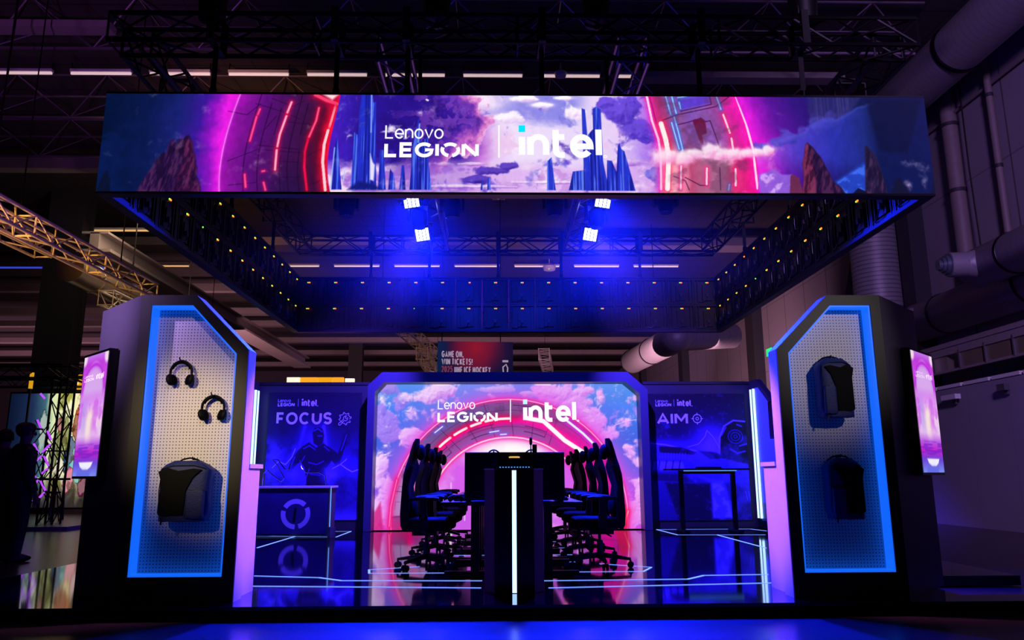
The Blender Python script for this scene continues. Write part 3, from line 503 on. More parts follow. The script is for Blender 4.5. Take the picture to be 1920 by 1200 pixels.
def art_display():
    A = Art(110, 190, 0, 62, 0, 107); X, Y = A.X, A.Y; n = fbm(X, Y, 18, 71)
    A.mixc(np.ones_like(X), A.stops(Y, [(0, 'c078e8'), (8, 'c03ad8'), (20, 'c850e0'), (32, 'd070ea'), (46, 'e0a0f0'), (60, 'ecc8e8'), (72, 'e8c4ee'), (80, 'b858e0'), (88, 'c020c8'), (96, '6a48d8'), (107, '7a90ec')]))
    A.mix(ss(30, 27, np.hypot((X-31)*1.15, (Y-36)*.95))*ss(42, 30, Y)*.9, 'd8b0ec'); A.neon([(31+29*math.cos(t), 36-27*math.sin(t)) for t in np.linspace(.2, 2.95, 20)], 2.2, 'c030e0', 'b838d8', 2)
    A.mix(ss(.5, .65, n)*ss(30, 40, Y)*ss(80, 60, Y)*.7, 'd060e8'); A.mix(ss(14, 2, np.abs(X-30+(n-.5)*10))*ss(44, 56, Y)*ss(82, 68, Y)*.9, 'f6e4d8')
    A.mix(ss(12, 2, np.abs(X-14))*ss(34, 50, Y)*ss(80, 60, Y)*.4, '9a80e8'); A.mix(ss(.48, .6, _vn(X/14, Y/1.4, 73))*ss(78, 82, Y)*ss(96, 90, Y)*.6, '6a24c8')
    A.poly([(14, 95), (50, 95), (46, 99), (38, 101.5), (26, 101.5), (18, 99)], 'f0ecff', 1.4); A.mix(ss(.5, .62, n)*ss(98, 106, Y)*.6, '5a5ce0')
    for cx, cy in ((2, 2), (60, 3)): A.mix(ss(9, 4, np.hypot(X-cx, Y-cy)), 'f0d8ec')
    return A
def art_stand():
    A = Art(480, 280, 0, 190, 0, 110); X, Y = A.X, A.Y; n1 = fbm(X, Y, 30, 81); n2 = fbm(X, Y, 9, 83)
    A.mixc(np.ones_like(X), A.stops(X+(n1-.5)*20, [(0, '0a1630'), (50, '1c2c50'), (78, '406a78'), (92, 'd8e4b0'), (125, 'fcf8cc'), (160, 'f4e0a0'), (190, 'd8b060')]))
    A.mix(ss(.5, .6, n1)*ss(95, 110, X), 'a8a848'); A.mix(ss(70, 108, Y+(n2-.5)*20)*.9, '1a1420')
    for cx, cy, rx, ry, c in ((160, 24, 16, 16, 'b84a20'), (150, 34, 12, 12, '8a3418'), (120, 44, 14, 20, '6a7a2c'), (112, 30, 9, 8, 'b05060'), (140, 62, 12, 18, '1c3c6a'), (158, 70, 16, 16, '48b0b8'), (166, 62, 12, 10, 'd88098'), (142, 86, 10, 12, 'd05a80'), (178, 46, 9, 12, 'd8a8b0'), (182, 30, 8, 12, '301c14'), (116, 72, 10, 10, 'e8e4c8'), (104, 58, 8, 18, '4a5c28'), (176, 88, 12, 10, '5a1838'), (78, 40, 10, 24, '7a9c98')):
        e = np.hypot((X-cx)/rx, (Y-cy)/ry)+(n2-.5)*1.3; A.mix(ss(1.04, .96, e), c); A.mix(ss(.8, .7, e+(n1-.5))*.35, 'f8e8d0'); A.mix(ss(.08, .02, np.abs(e-1))*.6, '201410')
    A.mix(ss(.55, .62, n2)*ss(100, 115, X)*.5, '3a3418')
    return A
def art_sign():
    A = Art(120, 60, 0, 190, 0, 78); n = fbm(A.X, A.Y, 60, 91)
    A.mixc(np.ones_like(n), A.stops(np.hypot(A.X-95, (A.Y-10)*1.2)+(n-.5)*20, [(0, 'b8203c'), (40, '8a1c44'), (75, '2c1a48'), (110, '10163c'), (190, '0a1230')])); A.mix(ss(40, 5, A.X)*.7, '12346a')
    return A

# ------------------------------------------------------------------ materials
M_floor = mat('hall_concrete', '34303a', .27, var=.35, scale=1.3, bump=.06)
M_deck = mat('gloss_black_deck', '050508', .06, var=.3, scale=2, spec=.75)
M_deck_edge = mat('deck_edge', '08080b', .3)
M_black = mat('matt_black', '08080a', .5)
M_bgloss = mat('black_gloss', '060608', .22)
M_dgrey = mat('dark_grey_laminate', '4c4955', .42, var=.08)
M_white = mat('white_laminate', 'd8d4dc', .45, var=.04)
M_truss = mat('black_truss_tube', '141318', .35, .6)
M_alu = mat('aluminium_tube', 'c4bcb4', .45, .3)
M_cab = mat('led_cabinet_black', '0a0a10', .38, .2)
M_cabr = mat('led_cabinet_rib', '3a3a48', .35, .4)
M_rail = mat('banner_rail', '15151b', .45, .3)
M_fab = mat('black_chair_fabric', '07070b', .8, spec=.08, bump=.1, scale=60)
M_plast = mat('black_plastic', '050507', .6, spec=.15)
M_desk = mat('desk_top_black', '101014', .3)
M_steel = mat('dark_steel', '1a1a22', .35, .8)
M_chrome = mat('chrome', 'a8a8b0', .15, 1)
M_bag = mat('navy_nylon', '15246a', .6, bump=.25, scale=90)
M_bagb = mat('black_nylon', '030304', .8, spec=.2)
M_strip = mat('cold_white_led', '202830', .4, emit=(.34, .56, 1), es=2.6)
M_floorled = mat('floor_led', '202830', .4, emit=(.15, .28, 1), es=2.0)
M_frameled = mat('blue_frame_led', '1040a0', .4, emit=(.006, .13, .95), es=1.0)
M_panelled = mat('blue_panel_led', '1040a0', .4, emit=(.10, .34, 1), es=1.3)
M_lens = mat('wash_lens', '808088', .3, emit=(.55, .60, 1), es=5)
M_glyph = mat('white_lettering', 'ffffff', .5, emit=(1, 1, 1), es=1)
M_cyan = mat('cyan_square', '00e0ff', .5, emit=(.0, .82, 1), es=1)
M_print = mat('printed_white', 'b8aeea', .6, var=.02)
M_orange = mat('orange_diode', '401000', .4, emit=(1, .14, .01), es=3)
M_green = mat('green_diode', '004010', .4, emit=(.15, 1, .05), es=2.2)
M_wall = mat('panelled_wall', '8a8090', .7, var=.10, scale=.5)
M_wallfar = mat('far_wall', '4a4450', .8)
M_pier = mat('wall_pier_steel', '2a2833', .6)
M_duct = mat('spiral_duct', '8c8694', .5, .25, var=.06)
M_pipe = mat('wall_pipe', '7a6c70', .55)
M_part = mat('white_partition', '8e869a', .6, var=.05, scale=1)
M_beam = mat('roof_beam', '8c7f84', .7)
M_ceil = mat('roof_deck', '3a3238', .85, var=.2, scale=2)
M_rod = mat('roof_rod', 'a890b0', .35, .8)
M_tube = mat('fluorescent', 'd8d0d0', .4, emit=(.85, .60, .58), es=.75)
M_warmtube = mat('fluorescent_warm', 'd8d0c0', .4, emit=(.9, .5, .16), es=.7)
M_purple = mat('purple_neon', '6010a0', .4, emit=(.42, .06, .9), es=1.3)
M_skin = mat('skin', '7a5a4c', .6); M_hair = mat('dark_hair', '0c0a0c', .7); M_cloth = mat('dark_cloth', '0a0a0e', .8)
M_yellow = mat('yellow_sign', 'e0a020', .6, emit=(.85, .42, .01), es=.75)
M_orsign = mat('orange_sign', 'e07020', .6, emit=(1, .36, .02), es=1); M_whsign = mat('white_sign', 'ffe8d0', .6, emit=(1, .85, .72), es=1)
M_exit = mat('green_exit', '10c050', .5, emit=(.02, .7, .16), es=1.1)
M_silver = mat('cable_tray_foil', '9a9088', .35, .7)
M_red = mat('red_plastic', '8a1418', .5)
# spiral seams on the ducts, seams on deck and walls, holes in the pegboard
def stripes(m, axis, freq, width, dark, col=None):
    n = m.node_tree.nodes; L = m.node_tree.links; b = n['Principled BSDF']; src = b.inputs['Base Color'].links[0].from_socket
    tc = n.new('ShaderNodeTexCoord'); sp = n.new('ShaderNodeSeparateXYZ'); L.new(tc.outputs['Object'], sp.inputs[0])
    a = n.new('ShaderNodeMath'); a.operation = 'MULTIPLY'; L.new(sp.outputs[axis], a.inputs[0]); a.inputs[1].default_value = freq
    f = n.new('ShaderNodeMath'); f.operation = 'FRACT'; L.new(a.outputs[0], f.inputs[0])
    c = n.new('ShaderNodeMath'); c.operation = 'LESS_THAN'; L.new(f.outputs[0], c.inputs[0]); c.inputs[1].default_value = width
    k = n.new('ShaderNodeMapRange'); L.new(c.outputs[0], k.inputs['Value']); k.inputs['To Min'].default_value = 1; k.inputs['To Max'].default_value = dark
    s = n.new('ShaderNodeVectorMath'); s.operation = 'SCALE'; L.new(src, s.inputs[0]); L.new(k.outputs[0], s.inputs['Scale']); L.new(s.outputs[0], b.inputs['Base Color'])
stripes(M_ceil, 1, .9, .06, .45); stripes(M_ceil, 0, 1.6, .05, .55)
stripes(M_wall, 1, .55, .025, .4); stripes(M_wall, 2, .4, .012, .6); stripes(M_duct, 1, 7, .12, .8); stripes(M_part, 1, .8, .01, .8)
M_corr = mat('corrugated_duct', '8c8694', .5, .2); stripes(M_corr, 2, 9, .3, .55)
M_peg = mat('white_pegboard', 'd6d2d0', .5, var=.03, scale=2)
def holes(m, pitch, r):
    n = m.node_tree.nodes; L = m.node_tree.links; b = n['Principled BSDF']; src = b.inputs['Base Color'].links[0].from_socket
    tc = n.new('ShaderNodeTexCoord'); s = n.new('ShaderNodeVectorMath'); s.operation = 'SCALE'; s.inputs['Scale'].default_value = 1/pitch; L.new(tc.outputs['Object'], s.inputs[0])
    f = n.new('ShaderNodeVectorMath'); f.operation = 'FRACTION'; L.new(s.outputs[0], f.inputs[0])
    q = n.new('ShaderNodeVectorMath'); q.operation = 'SUBTRACT'; L.new(f.outputs[0], q.inputs[0]); q.inputs[1].default_value = (.5, .5, .5)
    w = n.new('ShaderNodeVectorMath'); w.operation = 'MULTIPLY'; L.new(q.outputs[0], w.inputs[0]); w.inputs[1].default_value = (1, 0, 1)
    l = n.new('ShaderNodeVectorMath'); l.operation = 'LENGTH'; L.new(w.outputs[0], l.inputs[0])
    c = n.new('ShaderNodeMath'); c.operation = 'GREATER_THAN'; L.new(l.outputs['Value'], c.inputs[0]); c.inputs[1].default_value = r
    k = n.new('ShaderNodeMapRange'); L.new(c.outputs[0], k.inputs['Value']); k.inputs['To Min'].default_value = .06; k.inputs['To Max'].default_value = 1
    z = n.new('ShaderNodeVectorMath'); z.operation = 'SCALE'; L.new(src, z.inputs[0]); L.new(k.outputs[0], z.inputs['Scale']); L.new(z.outputs[0], b.inputs['Base Color'])
holes(M_peg, .026, .19)
M_slat = mat('ribbed_side_panel', '5a78c0', .5, var=.05); stripes(M_slat, 2, 40, .3, .6)
M_screen = art_mat('screen_picture', 1.0); M_poster = art_mat('poster_print', 0); M_stand = art_mat('emissive_print', 1.0)  # the stand print is given even emission

# ------------------------------------------------------------------ the hall
HZ = 10.0
struct(MB().box((-8, 28, -.05), (76, 84, .1)).build('floor', M_floor))
struct(MB().box((-8, 28, HZ+.1), (76, 84, .2)).build('ceiling', M_ceil))
struct(MB().box((10.6, 28, 5), (.4, 84, 10.2)).build('wall_right', M_wall))
struct(MB().box((-8, 66, 5), (76, .4, 10.2)).build('wall_back', M_wallfar))
struct(MB().box((-46, 28, 5), (.4, 84, 10.2)).build('wall_left', M_wallfar))
tn = 1
def trim(mb, m):
    global tn
    o = struct(mb.build('trim_%d' % tn, m)); tn += 1; return o
for Y, z, h, w in ((19.9, 9.3, .35, .35), (27.2, 9.3, .3, .9), (34, 9.3, .35, .4), (39, 9.3, .3, .6), (42.2, 9.3, .3, .5), (47.5, 9.3, .3, .5), (52.5, 9.3, .3, .6), (58, 9.3, .3, .6)):
    trim(MB().box((-17.8, Y, z+h/2), (56.4, w, h)), M_beam)
trim(MB().box((-14, 13.2, 9.4), (13, .3, .14)), M_beam); trim(MB().box((5.0, 15.1, 9.5), (4.6, .3, .14)), M_beam)
for Y in (18.2, 30.2, 42, 54): trim(MB().box((10.2, Y, 5), (.4, .55 if Y < 20 else .9, 10)), M_pier)
CX = at_y(118, 560, 23.6).x
trim(MB().box((CX, 23.6, 5), (.95, .5, 10)).box((CX, 23.3, 5), (1.1, .08, 10)).box((CX, 23.9, 5), (1.1, .08, 10)), M_pier)      # the steel column on the left
trim(MB().box((-9.5, 50, 5), (.9, .6, 10)), M_pier)
trim(MB().box((-11.0, 31, 7.25), (.25, 22.4, .5)).box((-11.0, 31, 7.0), (.9, 22.4, .08)).box((-11.0, 31, 7.5), (.7, 22.4, .06)), M_beam)     # runway beam along the left
trim(MB().box((9.75, 15, 3.75), (.7, 22, .1)).box((9.45, 15, 3.62), (.06, 22, .16)).box((9.45, 15, 3.2), (.06, 22, .05)), M_beam)            # ledge along the right wall
# roof trusses of thin rods, near
def roof_truss(Y, x0, x1, label, z0=9.15, z1=9.95, step=2.0):
    r = thing('roof_truss', label, 'roof truss', (0, Y, z0), 0, 'rod roof trusses under the deck')
    h = z1-z0
    for y in (-.5, .5):
        MB().tube((x0, y, h-.02), (x1, y, h-.02), .025, 6).build('top_chord', M_rod, r)
    MB().tube((x0, 0, 0), (x1, 0, 0), .03, 6).build('bottom_chord', M_rod, r)
    b = MB(); x = x0
    while x < x1-.1:
        for y in (-.5, .5):
            b.tube((x, 0, 0), (x+step/2, y, h-.02), .015, 5, cap=False); b.tube((x+step/2, y, h-.02), (x+step, 0, 0), .015, 5, cap=False)
        b.tube((x+step/2, -.5, h-.02), (x+step/2, .5, h-.02), .012, 5, cap=False); x += step
    b.build('web_rods', M_rod, r)
roof_truss(11.7, -14, 8, 'thin rod roof truss nearest the viewer, at the top edge of the photo'); roof_truss(13.5, -14, 8, 'second thin rod roof truss, crossing behind the black lighting truss')
roof_truss(16.4, -16, 8, 'third thin rod roof truss, beside the nearest row of tubes'); roof_truss(18.6, -18, 8, 'rod roof truss farthest back, left of the hanging banner')
# fluorescent rows
def tube_light(x, Y, z, L, label, group, m):
    r = thing('fluorescent_light', label, 'ceiling light', (x, Y, z), 0, group)
    MB().box((0, 0, .05), (L*1.02, .10, .06)).build('housing', M_white, r)
    MB().tube((-L/2, 0, -.01), (L/2, 0, -.01), .028, 8).build('tube', m, r, True)
    MB().tube((-L/2, 0, .05), (-L/2, 0, HZ-z), .012, 5).tube((L/2, 0, .05), (L/2, 0, HZ-z), .012, 5).build('hanger', M_truss, r)
def tube_row(Y, z, x0, pitch, n, L, where, m, skip=()):
    k = 0
    for i in range(n):
        if i in skip: continue
        k += 1
        tube_light(x0+i*pitch, Y, z, L, 'fluorescent tube %d from the left in the row %s' % (k, where), 'fluorescent tubes '+where, m)
tube_row(15.5, 9.75, at_y(40, 143, 15.5).x, 1.72, 9, 1.3, 'above the hanging banner', M_tube)
tube_row(31.4, 9.8, at_y(556, 498, 31.4).x, 2.55, 7, 1.9, 'seen through the banner ring', M_tube)
tube_row(50, 9.8, at_y(530, 640, 50).x, 4.0, 6, 2.8, 'below the far ring side', M_tube)
tube_row(24.2, 9.0, at_y(240, 459, 24.2).x, 2.6, 1, 2.3, 'left of the banner ring', M_warmtube)
tube_row(31.4, 9.8, at_y(316, 499, 31.4).x, 2.6, 1, 1.7, 'over the left kiosk', M_warmtube)
tube_row(40, 9.8, at_y(330, 551, 40).x, 3.5, 2, 2.4, 'right of the left kiosk top', M_warmtube)
tube_row(26.6, 8.4, at_y(30, 527, 26.6).x, 2.2, 2, 1.8, 'behind the yellow trusses', mat('fluorescent_blue', '3040c0', .4, emit=(.06, .10, .9), es=.6))
# ducts, pipes
def duct(label, p, L, r):
    t = thing('air_duct', label, 'duct', p, 0, 'round ducts along the right wall'); rn = r*.62
    MB().lathe([(.05, 0), (r*.8, 0), (r, -.15), (r, -L)], axis='Y', n=32).build('pipe', M_duct, t, True)
    MB().tube((0, -.55, 0), (-.42, -.47, 0), r*.85, 24, rn).tube((-.42, -.47, 0), (-.72, -.43, 0), rn, 24).build('branch', M_duct, t, True)
    for y in (-1.3, -4.2, -7): MB().lathe([(r, y), (r*1.035, y+.01), (r*1.035, y+.07), (r, y+.08)], axis='Y', n=32).build('clamp_ring', M_steel, t, True)
    n = MB(); d = V(-.99, .12, 0)
    for k, (rr, e) in enumerate(((.98, .02), (.80, .08), (.62, .14), (.45, .20))): c = V(-.72, -.43, 0)+d*e; n.tube(c-d*.06, c, rn*rr, 24, rn*rr*.96)
    n.build('nozzle', M_nozzle, t, True)
    for y in (-2, -6): MB().box(((10.36-p[0]+r*.9)/2, y, 0), (10.36-p[0]-r*.9, .08, .08)).build('wall_bracket', M_pier, t)
M_nozzle = mat('nozzle_blue_grey', '5a6478', .35, .4)
duct('grey round duct with a ringed nozzle, ending highest at the right edge', (9.1, 14.3, 4.95), 11, .38)
duct('grey round duct with a nozzle that ends just above the right kiosk', (9.9, 17.9, 4.6), 14, .45)
t = thing('wall_pipe', 'thin horizontal pipe running high along the right wall', 'pipe', (10.3, 10, 9.2)); MB().tube((0, -8, 0), (0, 7.5, 0), .035, 8).build('pipe', M_pipe, t, True)
for y in (-5, 0, 5): MB().box((.06, y, 0), (.08, .05, .1)).build('bracket', M_pier, t)
t = thing('air_duct', 'huge round duct running under the roof at the upper right corner', 'duct', (9.25, 2, 9.62), 0)
MB().lathe([(.52, 0), (.52, 17.5), (.3, 17.6)], axis='Y', n=32).build('pipe', M_duct, t, True); MB().lathe([(.53, 12), (.55, 12.02), (.55, 12.1), (.53, 12.12)], axis='Y', n=32).build('clamp_ring', M_steel, t, True)
DP, DQ = at_y(1186, 678, 30), at_y(1268, 634, 24); d_ = DQ-DP
t = thing('air_duct', 'round duct with an open end along the far right wall, above the portal frame', 'duct', DP, 0)
MB().tube((0, 0, 0), d_, .46, 28).ell(d_, (.5, .5, .46), 20, 12).tube(d_, d_+V(2.2, 1.2, .3), .42, 24).build('pipe', M_duct, t, True); MB().tube(d_*.5, d_*.51, .49, 28).build('seam', M_steel, t, True); MB().tube((0, 0, 0), d_*.01, .49, 28).build('seam', M_steel, t, True); MB().tube(d_*.6, (d_.x*.6, d_.y*.6, HZ-DP.z), .015, 6).build('hanger', M_truss, t)
t = thing('corrugated_duct', 'wide vertical corrugated duct on the right wall behind the ring', 'duct', (9.7, 19.1, 5.2), 0)
MB().lathe([(.6, 0), (.6, 3.7)], n=32).build('pipe', M_corr, t, True)
for z in (.4, 2.2): MB().box((.6, 0, z), (.17, .3, .08)).build('wall_bracket', M_pier, t)
def wpipe(y, r, z0, z1, label):
    t = thing('wall_pipe', label, 'pipe', (10.25, y, z0), 0, 'vertical pipes on the right wall')
    MB().tube((0, 0, 0), (0, 0, z1-z0), r, 12).build('pipe', M_pipe, t, True); 
    for z in np.arange(.4, z1-z0, 1.6): MB().tube((0, 0, z), (0, 0, z+.08), r*1.15, 12).build('bracket', M_pier, t, True)
wpipe(16.2, .17, 5.3, 10, 'thick vertical pipe on the right wall above the ringed nozzle')
wpipe(14.75, .07, 5.3, 10, 'thin vertical pipe on the right wall nearest the right edge')
wpipe(15.4, .17, 2.4, 3.2, 'short vertical pipe between the ledge and the white partition')
wpipe(19.9, .05, 4, 10, 'thin vertical pipe between corrugated duct and dark pier')
trim(MB().bar((10.35, 21.3, 7.9), (10.35, 22.7, 5.4), .25, .2), M_pipe)
tag(MB().path([(10.2, 15.6, 10), (10.15, 15.55, 7.6), (10.15, 15.5, 5.6)], .018, 6).build('cable', M_black), 'thin dark cable hanging down the panelled right wall', 'cable')
t = thing('partition', 'long white partition standing along the right side of the hall', 'partition', (9.35, 14, 0), 0)
MB().box((0, 0, 1.4), (.12, 20, 2.8)).build('panel', M_part, t); b = MB()
for y in np.arange(-9, 10, .9): b.box((0, y, 2.85), (.16, .8, .07))
b.build('top_clip', M_white, t)
t = thing('sign_bracket', 'small white bracket sign on the top of the white partition', 'sign', (9.22, 15.6, 2.6)); MB().box((-.06, 0, 0), (.12, .5, .1)).build('plate', M_white, t); MB().box((.02, 0, -.08), (.05, .1, .12)).build('clip', M_dgrey, t)
t = thing('sign_bracket', 'small grey bracket on the white partition near the right edge', 'sign', (9.22, 13.95, 2.62)); MB().box((-.05, 0, 0), (.1, .22, .12)).build('plate', M_dgrey, t); MB().box((.02, 0, -.08), (.05, .08, .1)).build('clip', M_dgrey, t)
for k, y in enumerate((16.4, 15.2, 14.35, 13.5, 12.6)):
    t = thing('foil_duct_section', 'shiny foil wrapped box under the wall ledge, number %d from the right kiosk' % (k+1), 'duct box', (9.6, y, 3.2), 0, 'foil boxes under the right ledge')
    MB().box((0, 0, .2), (.3, .7, .36)).build('box', M_silver, t); MB().box((-.02, .37, .2), (.34, .04, .4)).build('flange', M_dgrey, t)
t = thing('junction_box', 'pale junction box under the ledge beside the right kiosk top', 'box', (9.3, 16.9, 3.3)); MB().box((0, 0, .1), (.15, .5, .35)).build('cover', M_white, t); MB().box((-.08, 0, .1), (.01, .2, .18)).build('grille', M_dgrey, t)
t = thing('red_reel', 'small red reel hanging on the wall under the ledge', 'reel', (10.3, 16.0, 2.95)); MB().lathe([(.13, -.05), (.13, .05)], axis='X', n=16).build('drum', M_red, t, True); MB().tube((0, 0, -.1), (.05, -.15, -.7), .012, 6).build('hose', M_pipe, t)
t = thing('exit_sign', 'small green lit exit sign on the far right wall', 'exit sign', (10.33, 29.0, 5.7)); MB().box((0, 0, 0), (.06, .55, .28)).build('lit_panel', M_exit, t); MB().box((.04, 0, 0), (.04, .6, .31)).build('case', M_dgrey, t)
t = thing('fire_light', 'round smoke detector head with green lamp under the roof, right of centre', 'detector', at_y(1051, 137, 15.4)); MB().lathe([(.02, -.1), (.12, -.08), (.14, 0), (.08, .06)]).build('head', M_white, t, True); MB().ell((-.03, -.1, -.06), (.015, .015, .015), 8, 6).build('lamp', M_green, t); MB().tube((0, 0, .05), (0, 0, .5), .02, 6).build('stem', M_white, t)
t = thing('fire_light', 'round smoke detector head seen inside the banner ring', 'detector', at_y(1030, 500, 31)); MB().lathe([(.04, -.18), (.24, -.15), (.28, 0), (.16, .1)]).build('head', M_white, t, True); MB().ell((-.03, -.2, -.14), (.03, .03, .03), 8, 6).build('lamp', M_green, t); MB().tube((0, 0, .05), (0, 0, .6), .03, 6).build('stem', M_white, t)
t = thing('hall_speaker', 'square loudspeaker with a round cone hanging far back, seen under the banner middle', 'loudspeaker', at_y(935, 371, 20)); MB().box((0, 0, 0), (.36, .3, .25)).build('cabinet', M_dgrey, t); MB().lathe([(.02, -.17), (.08, -.165), (.10, -.155)], axis='Y').build('cone', M_white, t, True); MB().ring([(-.17, -.115), (.17, -.115), (.17, .115), (-.17, .115)], [(-.15, -.1), (.15, -.1), (.15, .1), (-.15, .1)], -.158, -.15).build('rim', M_white, t); MB().tube((0, 0, .12), (0, 0, HZ-t.location.z), .015, 6).build('hanger', M_black, t)

# ------------------------------------------------------------------ stage deck with its light lines
XC = -.078; DZ = .1
deck = thing('stage_platform', 'glossy black stage platform the whole stand is built on', 'platform', (0, 10, 0))
dk = [(-5, 6.04), (7.0, 6.04), (7.0, 6.36), (3.5, 6.36), (3.5, 7.5), (4.75, 7.5), (4.75, 14.75), (-5, 14.75)]
MB().prism([(x, y-10) for x, y in dk], (.012, DZ), 'XY').build('deck', M_deck, deck)
MB().box((1.0, -3.95, .04), (11.9, .02, .07)).build('front_edge', M_deck_edge, deck)
def led_line(pts, w=.028, z=DZ):
    mb = MB(); pts = [V(x, y-10) for x, y in pts]; ribbon(mb, pts, w, lambda a, b: (a, b, z+.003)); mb.build('led_line', M_floorled, deck)
led_line([(-2.56, 7.16), (-.36, 6.96)][:1]+[(-.36, 6.93)]); led_line([(.22, 6.90), (2.36, 7.12)])
led_line([(-2.6, 7.86), (-1.93, 7.70), (-1.67, 7.47), (-.36, 7.39)]); led_line([(.2, 7.36), (1.55, 7.40), (1.77, 7.66), (2.41, 7.70)])
led_line([(-4.2, 13.05), (-2.80, 12.72), (-2.80, 14.0), (-3.36, 14.0)]); led_line([(-3.5, 10.9), (-3.5, 12.9)])
led_line([(4.1, 12.64), (2.70, 12.74), (2.62, 14.0), (4.3, 14.0), (4.42, 13.5)]); led_line([(3.33, 12.69), (3.33, 10.4)])
led_line([(-1.05, 8.55), (-1.55, 8.3), (-1.5, 8.0), (-.3, 7.98)], .022); led_line([(.25, 8.0), (1.25, 8.0), (1.4, 8.35), (.9, 8.7)], .022)
for y in (8.9, 9.7, 10.6, 11.6): led_line([(-.75, y), (-.2, y)], .022); led_line([(.1, y), (.7, y)], .022)

# ------------------------------------------------------------------ kiosks with pegboards
def kiosk(s, side):
    r = thing('display_kiosk', 'tall black display kiosk on the %s with a blue lit white pegboard' % side, 'display stand', (XC+s*2.63, 6.26, DZ), 0, 'pegboard kiosks at the stage front')
    L = lambda pts: [(s*(u-2.63), z) for u, z in pts]
    out = L([(2.19, 0), (3.1, 0), (3.1, 2.44), (2.65, 2.44), (2.19, 1.98)]); opn = L([(2.285, .19), (3.015, .19), (3.015, 2.355), (2.675, 2.355), (2.285, 1.945)])
    ins = L([(2.30, .205), (3.0, .205), (3.0, 2.34), (2.681, 2.34), (2.30, 1.939)])
    MB().ring(out, opn, .012, .19).build('body', M_white, r)
    MB().ring(out, opn, -.012, .012).build('front_frame', M_black, r)
    MB().ring(opn, ins, .0, .12).build('light_frame', M_frameled, r)
    MB().prism(opn, (.12, .19)).build('pegboard', M_peg, r)
    side_p = [(s*(u-2.63), y) for u, y in [(3.1, -.012), (3.75, .64), (3.71, .68), (3.06, .04)]]
    MB().prism(side_p, (0, 2.44), 'XY').build('side_panel', M_dgrey, r)
    hk = [(-2.84, 2.0), (-2.56, 1.71), (-2.67, 1.19)] if s < 0 else [(2.58, 2.01), (2.59, 1.19)]
    for x, z in hk: MB().tube((x-XC-s*2.63, .12, z-DZ), (x-XC-s*2.63, .03, z-DZ), .006, 6).tube((x-XC-s*2.63, .03, z-DZ), (x-XC-s*2.63, .02, z-DZ+.02), .006, 6).build('peg_hook', M_black, r)
    p = thing('display_plinth', 'low pinkish white plinth wall tucked behind the %s kiosk' % side, 'plinth', (XC+s*2.62, 6.72, DZ), 0, 'low plinths behind the kiosks')
    MB().box((0, 0, .51), (.78, .32, 1.02)).build('body', M_white, p); MB().box((0, .0, 1.04), (.82, .36, .035)).build('top_board', M_white, p)
    # portrait screen on the slanting side panel
    d = thing('portrait_screen', 'portrait screen with pink portal picture on the %s kiosk slanted side' % side, 'screen', (XC+s*(3.1+.49), 6.26+.49, 1.05), -s*PI/4+0, 'portrait screens on the kiosk sides')
    d.rotation_euler = (0, 0, s*PI/4)
    MB().box((0, -.055, .535), (.63, .07, 1.09)).build('casing', M_bgloss, d)
    art_mesh('screen', ART['display'], M_screen, flat(-.298, .298, .012, 1.058, -.0925), d)
    mb = MB(); text(mb, 'Lenovo', .13, .024, .004, lambda a, b: (-.24+a, -.0945, .865+b)); text(mb, 'LEGIQN', .19, .028, .007, lambda a, b: (-.24+a, -.0945, .83+b)); text(mb, 'intel', .18, .06, .012, lambda a, b: (.06+a, -.0945, .83+b), .05); mb.build('lettering', M_soft, d)
    MB().box((0, -.016, .55), (.3, .012, .3)).build('wall_mount', M_steel, d)
M_soft = mat('soft_lettering', 'f0e0f4', .5, emit=(.86, .66, .9), es=1)
ART = {'display': art_display()}
kiosk(-1, 'left'); kiosk(1, 'right')

def headphones(loc, label, rz):
    r = thing('headphones', label, 'headphones', loc, rz, 'headphones on the left pegboard')
    R = .088; arcp = [(R*math.cos(t), -.045, R*math.sin(t)*1.08-.105) for t in np.linspace(PI*1.02, -.02*PI, 22)]
    MB().path(arcp, .011, 8).build('headband', M_plast, r, True)
    MB().path([(p[0]*.9, p[1], (p[2]+.105)*.9-.105) for p in arcp[3:-3]], .012, 8).build('band_padding', M_fab, r, True)
    for s in (-1, 1):
        M = Matrix.Rotation(s*.25, 3, 'Y') @ Matrix.Rotation(s*.5, 3, 'Z')
        MB().ell((s*.082, -.045, -.165), (.026, .042, .05), 16, 10, M).build('ear_cup', M_plast, r, True)
        MB().ell((s*.06, -.047, -.165), (.02, .038, .046), 16, 10, M).build('ear_cushion', M_fab, r, True)
        MB().bar((s*R, -.045, -.10), (s*.086, -.045, -.14), .018, .01).build('slider', M_steel, r)
headphones((-2.84, 6.38, 1.99+.105-.09), 'black headphones hung higher on the left pegboard', 0)
headphones((-2.56, 6.38, 1.70+.105-.09), 'black headphones hung lower right on the left pegboard', .1)

